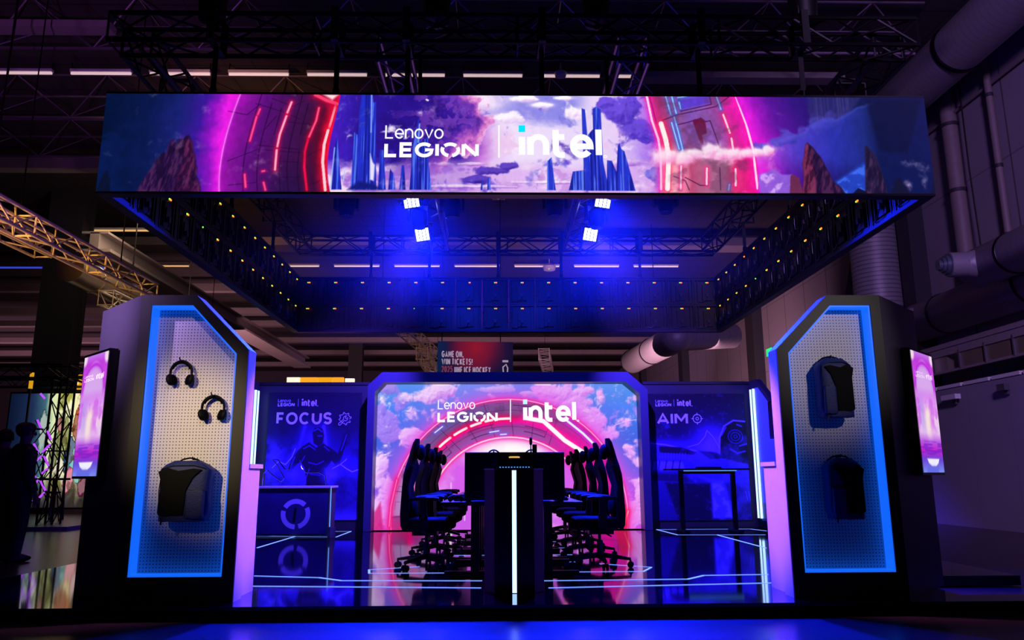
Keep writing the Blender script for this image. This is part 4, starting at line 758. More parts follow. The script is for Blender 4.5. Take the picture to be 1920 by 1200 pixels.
def backpack(loc, label, w, h, mx=1):
    r = thing('backpack', label, 'backpack', loc, 0, 'backpacks on the pegboards')
    d = .17
    def rings(z0, z1, W, D, yo, N=28, e=4, prof=lambda t: 1, nz=14, xo=0):
        out = []
        for k in range(nz+1):
            t = k/nz; f = prof(t); rg = []
            for i in range(N):
                a = 2*PI*i/N; c, s_ = math.cos(a), math.sin(a)
                rg.append((xo+math.copysign(abs(c)**(2/e), c)*W/2*f, yo+math.copysign(abs(s_)**(2/e), s_)*D/2*min(1, f*1.05), z0+(z1-z0)*t+.004*math.sin(9*a+k)))
            out.append(rg)
        return out
    pr = lambda t: min(1, .80+1.6*t, .62+ (1-t)*2.6)*(1+.02*math.sin(t*9)) if t < 1 else .5
    MB().loft(rings(-h, -.012, w, d, -d/2, prof=pr)).build('main_bag', M_bag, r, True)
    pf = [(-.36*w, -.17*h), (-.2*w, -.15*h), (.1*w, -.19*h), (.30*w, -.14*h), (.485*w, -.2*h), (.42*w, -.36*h), (.43*w, -.88*h), (.30*w, -.92*h), (-.05*w, -.90*h), (-.08*w, -.5*h), (-.2*w, -.3*h)]
    MB().prism([(mx*a, b) for a, b in pf], (-d-.012, -d+.03)).build('front_panel', M_bagb, r, bevel=.004)
    MB().loft(rings(-h*.95, -h*.5, w*.36, .05, -d-.004, e=5, prof=lambda t: min(1, .85+t*2, .9+(1-t)), xo=-mx*.27*w)).build('side_pocket', M_bag, r, True)
    MB().loft(rings(-h*1.0, -h*.9, w*.93, d*1.04, -d/2-.006, prof=lambda t: min(1, .93+t, 1.9-t))).build('bottom_panel', M_bag, r, True)
    MB().path([(-.10, -.05, -.03), (-.06, -.055, .0), (0, -.055, .012), (.06, -.055, .0), (.10, -.05, -.03)], .007, 7).build('carry_handle', M_bagb, r, True)
    MB().path([(-.44*w, -d*.9, -h*.9), (-.46*w, -d*.95, -h*.5), (-.42*w, -d*.97, -h*.15), (-.2*w, -d*.98, -.05), (.2*w, -d*.98, -.05), (.42*w, -d*.97, -h*.15)], .004, 6).build('zip', M_steel, r, True)
    MB().box((-.36*w, -d, -h*1.0), (.012, .008, .05)).build('zip_pull', M_chrome, r)
    return r
backpack((-2.70, 6.366, 1.19), 'navy backpack with black front hung low on the left pegboard', .40, .48, -1)
backpack((2.58, 6.366, 2.01), 'navy backpack hung high on the right pegboard', .28, .50)
backpack((2.585, 6.366, 1.19), 'navy backpack hung low on the right pegboard', .29, .49)

# ------------------------------------------------------------------ lectern at the stage front
t = thing('lectern', 'black lectern with a vertical white light line at the stage front', 'lectern', (-.078, 6.82, DZ))
pl = [(-.25, -.13), (-.165, -.21), (.165, -.21), (.25, -.13), (.25, .2), (-.25, .2)]
MB().prism(pl, (0, 1.0), 'XY').build('body', M_black, t, bevel=.006)
MB().box((0, -.212, .5), (.33, .006, .98)).build('front_panel', M_bgloss, t); MB().box((0, -.217, .5), (.036, .008, .99)).build('light_line', M_strip, t)
MB().prism([(x*1.02, y*1.02) for x, y in pl], (1.0, 1.012), 'XY').build('top_board', M_bgloss, t)
t = thing('device_rack', 'small black rack of devices standing on the lectern', 'rack', (-.07, 6.86, DZ+1.013))
for z in (.004, .065, .135): MB().box((0, 0, z), (.3, .2, .008)).build('shelf', M_bgloss, t)
for x in (-.148, .148): MB().box((x, 0, .07), (.008, .2, .14)).build('side_plate', M_black, t)
MB().box((0, .096, .07), (.3, .008, .14)).build('back_plate', M_black, t)
b = MB()
for k in range(11): b.box((-.125+k*.025, -.101, .010), (.012, .004, .007))
b.build('glowing_vents', mat('blue_vent_glow', '103060', .4, emit=(.05, .25, 1), es=2), t)  # perforated vents, their blue brightness put in as emission
t = thing('glowing_puck', 'flat round device glowing yellow and blue inside the lectern rack', 'device', (-.07, 6.83, DZ+1.013+.07)); MB().lathe([(.052, 0), (.056, .012), (.05, .02)]).build('body', M_steel, t, True); MB().lathe([(.047, .02), (.049, .03), (.04, .034)]).build('glow_ring', mat('amber_glow', '604020', .4, emit=(.9, .55, .12), es=.9), t, True)
t = thing('joystick', 'tall thin joystick with a black grip on the lectern top', 'joystick', (.075, 6.80, DZ+1.013)); MB().box((0, 0, .01), (.06, .06, .02)).build('base', M_plast, t, bevel=.004); MB().tube((0, 0, .02), (0, 0, .22), .005, 8).build('stick', M_chrome, t, True); MB().lathe([(.006, .2), (.012, .21), (.014, .24), (.011, .265), (.003, .27)], n=14).build('grip', M_plast, t, True)
t = thing('upright_panel', 'thin upright black device plate beside the joystick on the lectern', 'device', (.112, 6.88, DZ+1.013)); MB().box((0, 0, .105), (.04, .03, .21)).build('plate', M_plast, t, bevel=.004); MB().box((0, 0, .005), (.08, .07, .01)).build('foot', M_steel, t)

# ------------------------------------------------------------------ video wall, poster walls, side walls
YB = 14.2
vw = thing('video_wall', 'large video wall with a pink portal picture in a chamfered blue frame', 'video wall', (0, YB, DZ+.004))
W2 = 2.40; top = 2.64
art_mesh('screen', art_wall(), M_screen, flat(-2.46, 2.42, 0.0, top-.02, 0.0), vw)
fo = [(-2.56, 0), (-2.56, 2.56), (-2.31, 2.80), (2.16, 2.80), (2.52, 2.48), (2.52, 0)]; fi = [(-2.43, 0), (-2.43, 2.44), (-2.27, 2.62), (2.12, 2.62), (2.38, 2.40), (2.38, 0)]
MB().ring(fo, fi, -.38, .03).build('frame', mat('frame_laminate', '34344c', .4), vw)
MB().box((-.02, .06, 1.3), (4.9, .06, 2.6)).build('back_panel', M_black, vw)
a, b = at_y(820, 792, YB-.01), at_y(1086, 749, YB-.01)
brand(vw, a.x, b.x, a.z-DZ, b.z-DZ, -.008, M_glyph, mat('pale_cyan_square', '80e0ff', .5, emit=(.62, .93, 1), es=1), True)
M_wboard = mat('backdrop_board', '1c1a22', .5)
def poster_wall(x0, x1, name_side, art, px):
    w = thing('backdrop_wall', 'dark backdrop wall to the %s of the video wall' % name_side, 'wall panel', ((x0+x1)/2, YB+.06, DZ), 0, 'backdrop walls beside the video wall')
    MB().box((0, .05, 1.31), (x1-x0, .1, 2.62)).build('board', M_wboard, w); MB().box((0, .05, 2.65), (x1-x0+.02, .14, .05)).build('top_cap', M_black, w)
    p0, p1 = at_y(px[0], px[3], YB), at_y(px[1], px[2], YB)
    return p0.x, p1.x, p0.z, p1.z
def iconline(mb, pts, t, x, y, z, s): ribbon(mb, pts, t, lambda a, b: (x+a*s, y, z+b*s))
x0, x1, z0, z1 = poster_wall(-4.78, -2.57, 'left', None, (490, 678, 736, 976))
t = thing('poster', 'blue FOCUS poster of an armoured figure on the left backdrop', 'poster', ((x0+x1)/2, YB+.05, z0)); w = x1-x0; h = z1-z0
art_mesh('print', art_focus(), M_poster, flat(-w/2, w/2, 0, h, -.006), t); MB().box((0, 0, h/2), (w+.02, .01, h+.02)).build('backing', M_black, t)
def on_poster(px, py): p = at_y(px, py, YB+.05); return p.x-t.location.x, p.z-t.location.z
a, b = on_poster(521, 762), on_poster(596, 748); brand(t, a[0], b[0], a[1], b[1], -.009, M_print, M_print)
a, b = on_poster(518, 796), on_poster(623, 773); mb = MB(); text(mb, 'FOCUS', b[0]-a[0], b[1]-a[1], .042, lambda p, q: (a[0]+p, -.009, a[1]+q), .14); mb.build('title', M_print, t)
c = on_poster(647, 785); mb = MB(); pts = []
for k in range(8):
    for r, o in ((.09, -.22), (.09, -.1), (.115, -.06), (.115, .06), (.09, .1)): an = 2*PI*k/8+o*1.6+.2; pts.append((r*math.cos(an), r*math.sin(an)))
iconline(mb, [q for q in pts if not (q[0] < -.045 and q[1] < -.02)], .009, c[0], -.009, c[1], 1)
iconline(mb, [(-.11, -.115), (-.085, -.12), (-.015, -.035), (.02, -.04), (.05, -.012), (.052, .02), (.025, 0), (.008, .012), (.012, .035), (.035, .052), (.0, .05), (-.028, .02), (-.025, -.01), (-.115, -.09), (-.11, -.115)], .009, c[0], -.009, c[1], 1); mb.build('wrench_icon', M_print, t)
x0, x1, z0, z1 = poster_wall(2.53, 4.62, 'right', None, (1221, 1396, 738, 976))
t = thing('poster', 'blue AIM poster with rifle and helmet on the right backdrop', 'poster', ((x0+x1)/2, YB+.05, z0)); w = x1-x0; h = z1-z0
art_mesh('print', art_aim(), M_poster, flat(-w/2, w/2, 0, h, -.006), t); MB().box((0, 0, h/2), (w+.02, .01, h+.02)).build('backing', M_black, t)
a, b = on_poster(1229, 762), on_poster(1296, 749); brand(t, a[0], b[0], a[1], b[1], -.009, M_print, M_print)
a, b = on_poster(1232, 796), on_poster(1289, 774); mb = MB(); text(mb, 'AIM', b[0]-a[0], b[1]-a[1], .042, lambda p, q: (a[0]+p, -.009, a[1]+q), .14); mb.build('title', M_print, t)
c = on_poster(1307, 785); mb = MB(); iconline(mb, arc(0, 0, .078, .078, 0, 360, 24), .014, c[0], -.009, c[1], 1); iconline(mb, arc(0, 0, .026, .026, 0, 360, 16), .012, c[0], -.009, c[1], 1)
for q in (0, 90, 180, 270): iconline(mb, [(.062*math.cos(math.radians(q)), .062*math.sin(math.radians(q))), (.108*math.cos(math.radians(q)), .108*math.sin(math.radians(q)))], .014, c[0], -.009, c[1], 1)
mb.build('crosshair_icon', M_print, t)
def side_wall(s, side, X):
    r = thing('side_wall', '%s side wall of the stand with a lit ribbed panel and vertical light tubes' % side, 'wall panel', (X, 13.2, DZ), 0, 'side walls with light tubes')
    pr = [(-1.9, 0), (.95, 0), (.95, 2.66), (.6, 2.66), (-.55, 1.95), (-1.9, 1.95)]
    MB().prism(pr, (0, s*.1), 'YZ').build('board', M_wboard, r)
    MB().prism([(-.5, .15), (.72, .15), (.72, 2.5), (.5, 2.5), (-.5, 1.85)], (-s*.012, 0), 'YZ').build('ribbed_panel', M_slat, r)
    for y, w in ((.80, .05), (.66, .028)): MB().box((-s*.03, y, 1.34), (.035, w, 2.3)).build('light_tube', M_strip, r)
    MB().box((-s*.02, .73, 1.34), (.03, .06, 2.32)).build('tube_channel', M_black, r)
side_wall(-1, 'left', -4.61); side_wall(1, 'right', 4.50)
t = thing('wall_monitor', 'small black monitor box mounted on the right side wall', 'monitor', (4.36, 12.3, 1.62)); MB().box((0, 0, .32), (.08, .9, .62)).build('casing', M_bgloss, t, bevel=.006); MB().box((-.042, 0, .32), (.004, .86, .57)).build('screen', M_black, t); MB().box((.06, 0, .3), (.05, .2, .2)).build('bracket', M_steel, t)
# desks by the posters
t = thing('standing_desk', 'black standing desk in front of the AIM poster', 'desk', (3.38, 13.35, DZ+.004))
MB().box((0, 0, 1.04), (1.35, .6, .03)).build('top', M_desk, t, bevel=.005)
for x in (-.44, .46):
    MB().box((x, 0, .5), (.07, .07, 1.04)).build('leg', M_steel, t); MB().box((x, 0, .02), (.09, .6, .04)).build('foot', M_steel, t)
MB().box((0, 0, .99), (.9, .05, .05)).build('crossbar', M_steel, t); MB().box((0, -.27, 1.015), (.9, .02, .012)).build('under_light', M_panelled, t)
t = thing('gaming_keyboard', 'black keyboard lying on the standing desk by the AIM poster', 'keyboard', (3.4, 13.25, DZ+1.056)); MB().box((0, 0, .012), (.42, .15, .022)).build('case', M_plast, t, bevel=.004); MB().box((0, 0, .026), (.40, .13, .008)).build('keys', M_fab, t)
t = thing('display_counter', 'dark counter with a round ring emblem in front of the FOCUS poster', 'counter', (-3.54, 13.0, DZ))
MB().box((0, 0, .39), (1.2, .5, .74)).build('body', M_dgrey, t, bevel=.006); MB().box((0, 0, .785), (1.26, .56, .03)).build('top', M_white, t)
MB().box((0, -.252, .4), (1.16, .006, .70)).build('front_panel', mat('emblem_panel', '2a2264', .5, var=.6, scale=3), t)
mb = MB()
for a0 in (-75, 45, 165): ribbon(mb, arc(0, 0, .2, .2, a0, a0+104, 16), .075, lambda a, b: (.07+a, -.257, .36+b))
mb.build('ring_emblem', M_print, t); mb = MB(); ribbon(mb, [(.05, .24), (.07, .46)], .04, lambda a, b: (a, -.259, b)); mb.build('emblem_core', M_black, t)
for x in (-.63, .63): MB().tube((x, -.28, .02), (x, -.28, .79), .008, 6).build('edge_light', M_panelled, t)
MB().prism([(.60, -.28), (.74, -.36), (.66, -.36)], (0, .16), 'XY').build('foot_wedge', M_white, t)
z = lambda pts: [(at_y(px, py, 12.95).x, 12.95-.02*i, at_y(px, py, 12.95).z) for i, (px, py) in enumerate(pts)]
tag(MB().path(z([(492, 910), (494, 888), (503, 881), (516, 893), (530, 903), (536, 896), (524, 872), (516, 862), (526, 862), (540, 880), (548, 880), (552, 868)]), .009, 7).build('coiled_tube', M_chrome, smooth=True), 'bent shiny tube looping above the ring emblem counter', 'tube')
tag(MB().path(z([(562, 862), (566, 878), (575, 886), (600, 886), (612, 892), (614, 908)]), .008, 7).build('coiled_tube', M_chrome, smooth=True), 'shiny handlebar tube at the right of the ring emblem counter', 'tube')

# ------------------------------------------------------------------ gaming desks, towers, keyboards, mice
TZ = .70          # desk top above the deck
def desk(y, s, label):
    t = thing('gaming_desk', label, 'desk', (XC+s*.36, y, DZ), 0, 'gaming desks in two rows')
    MB().box((0, 0, TZ-.02), (.68, 1.26, .035)).build('top', M_desk, t, bevel=.004)
    for yy in (-.52, .52):
        MB().box((0, yy, TZ/2-.02), (.085, .06, TZ-.04)).build('leg', M_steel, t); MB().box((0, yy, .02), (.6, .07, .035)).build('foot', M_steel, t)
    MB().box((-s*.14, 0, TZ-.07), (.05, 1.0, .05)).build('crossbar', M_steel, t)
    return t
def tower(loc, rz, label):
    t = thing('computer_tower', label, 'computer tower', loc, rz, 'computer towers on the desks'); w, d, h = .42, .22, .47
    MB().box((0, 0, h/2+.012), (w, d, h), ).build('case', M_black, t, bevel=.006)
    MB().box((0, -d/2-.003, h/2+.012), (w*.92, .006, h*.9)).build('side_panel', M_bgloss, t)
    for x in (-.17, .17): MB().box((x, 0, .006), (.05, .16, .012)).build('foot', M_plast, t)
    b = MB()
    for k in range(6): b.box((-.14+k*.03, -d/2-.007, .06), (.018, .003, .025))
    b.build('vent_slots', M_steel, t); return t
def monitor(loc, rz, label):
    t = thing('gaming_monitor', label, 'monitor', loc, rz, 'gaming monitors back to back'); MB().box((0, 0, .30), (.6, .03, .35)).build('casing', M_plast, t, bevel=.005)
    MB().box((0, -.016, .305), (.58, .003, .32)).build('screen', M_bgloss, t); MB().box((0, .03, .17), (.05, .03, .34)).build('stand', M_steel, t); MB().box((0, .03, .006), (.22, .13, .012)).build('base', M_steel, t); return t
def keyboard(loc, rz, label):
    t = thing('keyboard', label, 'keyboard', loc, rz, 'keyboards on the gaming desks'); MB().box((0, 0, .012), (.40, .14, .02)).build('case', M_plast, t, bevel=.004); b = MB()
    for j in range(5):
        for i in range(14): b.box((-.182+i*.028, -.05+j*.025, .026), (.022, .019, .010))
    b.build('keys', M_fab, t); return t
def mouse(loc, rz, label):
    t = thing('mouse', label, 'mouse', loc, rz, 'mice on the gaming desks'); MB().ell((0, 0, .014), (.032, .06, .022)).build('shell', M_plast, t, True); MB().box((0, .03, .034), (.006, .02, .008)).build('wheel', M_steel, t); return t
YS = [8.35, 9.63, 10.91, 12.19, 13.35]
for s, side in ((-1, 'left'), (1, 'right')):
    for i, y in enumerate(YS[:4]):
        n = ORD[i]; desk(y, s, '%s black gaming desk from the viewer in the %s row' % (n, side))
        x = XC+s*.36; f = -s*PI/2 if s > 0 else PI/2
        rz = PI/2 if s > 0 else -PI/2      # keyboards face the chair
        keyboard((XC+s*.52, y-.1, DZ+TZ), rz, '%s keyboard from the viewer on the %s desks' % (n, side)); mouse((XC+s*.54, y+.26*s*-1*-1, DZ+TZ), rz, '%s mouse from the viewer on the %s desks' % (n, side))
        monitor((XC+s*.13, y+.05, DZ+TZ), rz, '%s monitor from the viewer in the %s row' % (n, side))
        if i: tower((XC+s*.27, y-.5, DZ+TZ), 0, '%s computer tower from the viewer in the %s row' % (n, side))
tower((-.335, 7.86, DZ+TZ), 0, 'large black computer tower at the near end of the left desks, left of the lectern')
t = tower((.245, 7.90, DZ+TZ), 0, 'computer tower with a dark glass side at the near end of the right desks'); 
tag(MB().path([(-.70, 7.82, DZ+TZ+.02), (-.66, 7.8, DZ+TZ+.045), (-.6, 7.8, DZ+TZ+.045), (-.57, 7.82, DZ+TZ+.02)], .028, 8).build('controller', M_plast, smooth=True), 'dark game controller lying on the left desk end', 'controller')
for x, y, lab in ((-.26, 8.9, 'headset hooped over its stand behind the left tower'), (.17, 8.9, 'headset hooped over its stand behind the right tower')):
    t = thing('headset', lab, 'headset', (x, y, DZ+TZ), 0, 'headsets behind the towers'); MB().path([(.085*math.cos(a), 0, .43+.11*math.sin(a)) for a in np.linspace(0, PI, 16)], .009, 7).build('headband', M_plast, t, True)
    for k in (-1, 1): MB().ell((k*.08, 0, .40), (.025, .04, .045)).build('ear_cup', M_plast, t, True)
    MB().tube((0, 0, 0), (0, 0, .53), .009, 8).box((0, 0, .005), (.12, .12, .01)).build('stand', M_steel, t)

# ------------------------------------------------------------------ gaming chairs
def make_chair():
    r = thing('gaming_chair', 'chair', 'chair', (0, 0, DZ), 0, 'gaming chairs along the desks')   # faces +x
    def sect(z, x, th, w, bol, N=22):
        out = []
        for i in range(N):
            a = 2*PI*i/N; c, s_ = math.cos(a), math.sin(a); yy = math.copysign(abs(s_)**.6, s_)*w; f = (abs(yy)/w)**3*bol
            out.append((x+math.copysign(abs(c)**.7, c)*th+f, yy, z))
        return out
    back = [(.40, -.215, .03, .17, .0), (.44, -.22, .045, .23, .02), (.56, -.225, .05, .255, .055), (.70, -.22, .048, .25, .05), (.84, -.215, .042, .235, .02), (.96, -.205, .042, .275, .05), (1.05, -.185, .042, .26, .055), (1.13, -.165, .038, .165, .015), (1.22, -.145, .034, .14, .005), (1.30, -.125, .03, .12, .0), (1.345, -.112, .02, .08, .0)]
    MB().loft([sect(*b) for b in back]).build('backrest', M_fab, r, True)
    MB().ell((-.075, 0, 1.20), (.052, .13, .085)).build('head_pillow', M_fab, r, True)
    MB().ell((-.15, 0, .62), (.05, .16, .10)).build('lumbar_pillow', M_fab, r, True)
    def ssec(x, z, th, w, N=22):
        return [(x, math.copysign(abs(math.sin(2*PI*i/N))**.5, math.sin(2*PI*i/N))*w, z+math.copysign(abs(math.cos(2*PI*i/N))**.6, math.cos(2*PI*i/N))*th+(abs(math.sin(2*PI*i/N))**4)*.03) for i in range(N)]
    MB().loft([ssec(-.20, .455, .04, .19), ssec(-.17, .455, .065, .24), ssec(0, .45, .07, .26), ssec(.18, .455, .07, .265), ssec(.26, .455, .06, .25), ssec(.30, .45, .035, .2)]).build('seat', M_fab, r, True)
    for s in (-1, 1):
        ar = MB().loft([[(x, s*.30+y, .705+z+dz) for y, z in ((-.05, 0), (.05, 0), (.05, .03), (.03, .04), (-.03, .04), (-.05, .03))] for x, dz in ((-.15, -.01), (-.05, 0), (.10, .0), (.16, -.008))]).build('armrest', M_plast, r)
        MB().box((0, s*.305, .60), (.07, .03, .22)).box((0, s*.30, .49), (.09, .035, .14)).bar((0, s*.30, .41), (0, s*.12, .375), .06, .025).build('arm_post', M_plast, ar)
    MB().box((-.01, 0, .365), (.26, .2, .05)).build('tilt_mechanism', M_steel, r); MB().tube((-.03, .1, .36), (-.08, .30, .335), .008, 6).build('lever', M_plast, r)
    MB().tube((0, 0, .12), (0, 0, .27), .03, 12).tube((0, 0, .27), (0, 0, .36), .016, 12).build('gas_lift', M_steel, r, True)
    for k in range(5):
        a = 2*PI*k/5+.35; c, s_ = math.cos(a), math.sin(a)
        sp = MB(); sp.loft([[(c*q-s_*y, s_*q+c*y, z+h) for y, h in ((-w, 0), (w, 0), (w*.7, th), (-w*.7, th))] for q, w, z, th in ((.02, .035, .10, .05), (.18, .027, .088, .038), (.325, .02, .075, .025))]); o = sp.build('base_spoke', M_plast, r)
        cs = MB(); cs.tube((c*.32-s_*.03, s_*.32+c*.03, .032), (c*.32-s_*.008, s_*.32+c*.008, .032), .032, 14); cs.tube((c*.32+s_*.008, s_*.32-c*.008, .032), (c*.32+s_*.03, s_*.32-c*.03, .032), .032, 14); cs.tube((c*.32, s_*.32, .03), (c*.32, s_*.32, .08), .01, 8); cs.build('caster', M_plast, o, True)
    return r
ch0 = make_chair(); first = True
for s, side, ys in ((-1, 'left', (8.38, 9.66, 10.95, 12.2)), (1, 'right', (8.42, 9.55, 10.7, 11.85, 12.95))):
    for i, y in enumerate(ys):
        lab = '%s black gaming chair from the viewer in the %s row' % (ORD[i], side); x = (-.97, .89)[s > 0]; rz = (0 if s < 0 else PI)+random.uniform(-.08, .08)
        if first: ch0.location = (x, y, DZ); ch0.rotation_euler = (0, 0, rz); ch0['label'] = lab; first = False
        else: dup(ch0, (x+random.uniform(-.02, .02), y, DZ), rz, lab)

# ------------------------------------------------------------------ the hanging LED ring
ZB = 3.694; YF, YR = 6.877, 14.04
def cab_meshes(w):
    b = MB(); b.ring([(-w/2+.003, -.248), (w/2-.003, -.248), (w/2-.003, .248), (-w/2+.003, .248)], [(-w/2+.03, -.22), (w/2-.03, -.22), (w/2-.03, .22), (-w/2+.03, .22)], .012, .085)
    b.box((0, .02, 0), (w-.03, .012, .47)).box((0, .055, -.02), (.17, .06, .30)).box((0, .09, .0), (.12, .02, .12))
    for x in (-.17, .17): b.box((x, .05, 0), (.02, .06, .44))
    b.bar((-.07, .085, .115), (0, .085, .155), .012, .02).bar((.07, .085, .115), (0, .085, .155), .012, .02).box((0, .05, -.2), (w-.06, .05, .03)); cab = b.mesh('led_cabinet', M_cab)
    hd = MB().path([(.205, .09, -.09), (.225, .115, -.09), (.255, .115, -.09), (.262, .115, -.05), (.262, .115, .05), (.255, .115, .09), (.225, .115, .09), (.205, .09, .09)], .006, 6).mesh('handle', M_cabr, True)
    so = MB().box((-.014, .098, .172), (.034, .012, .018)).mesh('status_light', M_orange); sg = MB().box((.016, .098, .172), (.012, .012, .016)).mesh('status_light', M_green)
    pb = MB().box((0, .105, -.07), (.05, .03, .06)).path([(0, .11, -.1), (.03, .12, -.17), (.1, .11, -.2), (.2, .09, -.19)], .008, 6).mesh('plug', M_cabr)
    return cab, hd, so, sg, pb
def led_side(name_l, loc, rz, L, n, A, inside=True):
    r = thing('led_banner', name_l, 'LED banner', loc, rz, 'four sides of the hanging LED ring')
    art_mesh('screen', A, M_screen, flat(-L/2, L/2, 0, 1.0, -.004), r)
    MB().box((0, .05, -.012), (L, .11, .022)).build('bottom_rail', M_rail, r); MB().box((0, .05, 1.012), (L, .11, .022)).build('top_rail', M_rail, r)
    if inside:
        w = L/n; ms = cab_meshes(w); rnd = random.Random(n)
        for row in range(2):
            for i in range(n):
                c = link_copy(ms[0], 'led_module', r, (-L/2+w*(i+.5), 0, .25+.5*row))
                if rnd.random() < .75: link_copy(ms[1], 'handle', c, (0, 0, 0))
                if rnd.random() < .96: link_copy(ms[2], 'status_light', c, (0, 0, 0))
                if rnd.random() < .92: link_copy(ms[3], 'status_light', c, (0, 0, 0))
                link_copy(ms[4], 'plug', c, (0, 0, 0))
    else:
        MB().box((0, .05, .5), (L, .09, .98)).build('back_casing', M_cab, r); b = MB()
        for i in range(17): b.box((-L/2+.03+i*(L-.06)/16, .105, .5), (.03, .02, .98))
        b.build('back_ribs', M_cabr, r)
    return r
fr = led_side('front side of the hanging LED ring with white lettering over a portal sky', (0, YF, ZB), 0, 8.0, 16, art_banner(), False)
LYf = YF-.005
a, b = at_y(720, 295, LYf), at_y(1137, 236, LYf); brand(fr, a.x, b.x, a.z-ZB, b.z-ZB, -.008, M_glyph, M_cyan)
D = YR-YF-.2
led_side('right side of the hanging LED ring, module backs with diodes facing in', (4.0, (YF+YR)/2, ZB), PI/2, D, 14, art_side(5, 'a020c0'))
led_side('left side of the hanging LED ring, module backs with diodes facing in', (-4.0, (YF+YR)/2, ZB), -PI/2, D, 14, art_side(7, 'b01c90'))
led_side('far side of the hanging LED ring, two rows of blue lit module backs', (0, YR, ZB), PI, 8.0, 16, art_side(9, '8020c0'))

# ------------------------------------------------------------------ black lighting trusses
def truss(label, loc, rz, L, S=.29, m=None, group='black trusses above the LED ring', rc=.025, step=.42):
    m = m or M_truss; r = thing('lighting_truss', label, 'truss', loc, rz, group)
    for y in (-S/2, S/2):
        for z in (0, S): MB().tube((-L/2, y, z), (L/2, y, z), rc, 8).build('chord', m, r, True)
    b = MB(); n = max(2, round(L/step)); st = L/n; k = rc*.5
    for i in range(n):
        x0 = -L/2+i*st; x1 = x0+st; a, c = ((x0, x1) if i % 2 else (x1, x0))
        for y in (-S/2, S/2): b.tube((a, y, 0), (c, y, S), k, 5, cap=False)
        for z in (0, S): b.tube((a, -S/2, z), (c, S/2, z), k, 5, cap=False)
    for x in np.linspace(-L/2, L/2, max(2, round(L/2)+1)):
        b.tube((x, -S/2, 0), (x, S/2, 0), k, 5).tube((x, -S/2, S), (x, S/2, S), k, 5).tube((x, -S/2, 0), (x, -S/2, S), k, 5).tube((x, S/2, 0), (x, S/2, S), k, 5)
    b.build('bracing', m, r); return r
ZT = 5.23
truss('black box truss across the top, over the front banner', (-.02, 6.95, ZT), 0, 8.0)
truss('black box truss crossing behind, far side of the rig', (-.02, 14.05, ZT), 0, 8.0)
truss('black truss running back along the left edge of the rig', (-3.87, 10.5, ZT), PI/2, 6.8)
truss('black truss running back along the right edge of the rig', (3.83, 10.5, ZT), PI/2, 6.8)
M_mid = mat('painted_violet_sheen', '6a5c78', .28, .9)  # violet reflections painted into the tube colour
truss('inner truss left of centre carrying two wash lights', (-1.3, 10.5, ZT), PI/2, 6.7, m=M_mid)
truss('inner truss right of centre carrying two wash lights', (1.2, 10.5, ZT), PI/2, 6.7, m=M_mid)
def strap(x, y, label, along=True):
    t = thing('hanging_strap', label, 'strap', (x, y, ZB+1.02), 0, 'black straps holding the LED ring'); h = ZT-ZB-1.02
    MB().box((0, 0, h/2), (.05, .012, h)).build('webbing', M_black, t); MB().tube((0, 0, -.0), (0, 0, .07), .035, 10).build('shackle', M_steel, t, True); MB().ring([(-.19, h-.02), (.19, h-.02), (.19, h+.34), (-.19, h+.34)], [(-.178, h-.008), (.178, h-.008), (.178, h+.328), (-.178, h+.328)], -.035, .035, 'YZ' if along else 'XZ').build('loop', M_black, t)
for k, px in enumerate((405, 633, 765, 1015, 1308, 1500)): strap(at_y(px, 100, 6.93).x, 6.93, 'black strap over the front banner, %s of six' % ('leftmost', 'second', 'third', 'fourth', 'fifth', 'rightmost')[k])
for k, x in enumerate((-2.6, -1.5, -.2, 1.0, 2.5)): strap(x, YR-.05, 'black strap over the far banner side, %s of five' % ('leftmost', 'second', 'middle', 'fourth', 'rightmost')[k])
for s, sd in ((-1, 'left'), (1, 'right')):
    for k, y in enumerate((8.2, 10.2, 12.2)): strap(s*3.93, y, 'black strap holding the %s side of the ring, %s from the front' % (sd, ('first', 'second', 'third')[k]), False)
for k, (px, y) in enumerate(((400, 7), (820, 7), (1118, 7), (1505, 7))):
    x = at_y(px, 5, y).x; t = thing('chain_hoist', 'black chain hoist above the front truss, %s of four' % ('leftmost', 'second', 'third', 'rightmost')[k], 'hoist', (x, y, ZT+.34), 0, 'chain hoists over the front truss')
    MB().box((0, 0, .2), (.2, .2, .34)).build('motor', M_black, t, bevel=.01); MB().lathe([(.05, -.3+.28), (.13, 0), (.15, .42), (.14, .5)]).build('chain_bag', M_black, t, True); MB().tube((0, 0, .4), (0, 0, HZ-ZT-.34), .012, 6).build('chain', M_steel, t); MB().tube((0, 0, -.08), (0, 0, .05), .02, 8).build('hook', M_steel, t)

# ------------------------------------------------------------------ lamps on the rig
def wash(px, py, y, label, tgt, pw):
    p = at_y(px, py, y); t = thing('wash_light', label, 'stage light', p, 0, 'LED wash lights on the inner trusses')
    hd = MB().box((0, .07, 0), (.27, .12, .25)).build('housing', M_plast, t, bevel=.01); ln = MB()
    for k in range(4): ln.box((-.085+k*.0565, .004, 0), (.044, .01, .2))
    ln.build('lens', M_lens, t); e = (.45, -.16 if p.x < 0 else .16, 0); hd.rotation_euler = e
    t.children[1].rotation_euler = e
    MB().path([(-.15, .07, -.05), (-.15, .07, .21), (.15, .07, .21), (.15, .07, -.05)], .012, 6).build('yoke', M_black, t)
    MB().box((0, .07, .25), (.05, .06, .08)).build('clamp', M_steel, t)
    l = light('wash_beam', 'AREA', (0, -.06, -.03), V(*tgt)-p, (.004, .013, 1), pw, t, shape='RECTANGLE', size=.2, size_y=.2); l.data.spread = math.radians(80); return t
wash(771, 376, 10.55, 'lit LED wash light higher on the left inner truss', (-.9, 5, 0), WASH)
wash(1131, 376, 10.55, 'lit LED wash light higher on the right inner truss', (1.2, 5, 0), WASH)
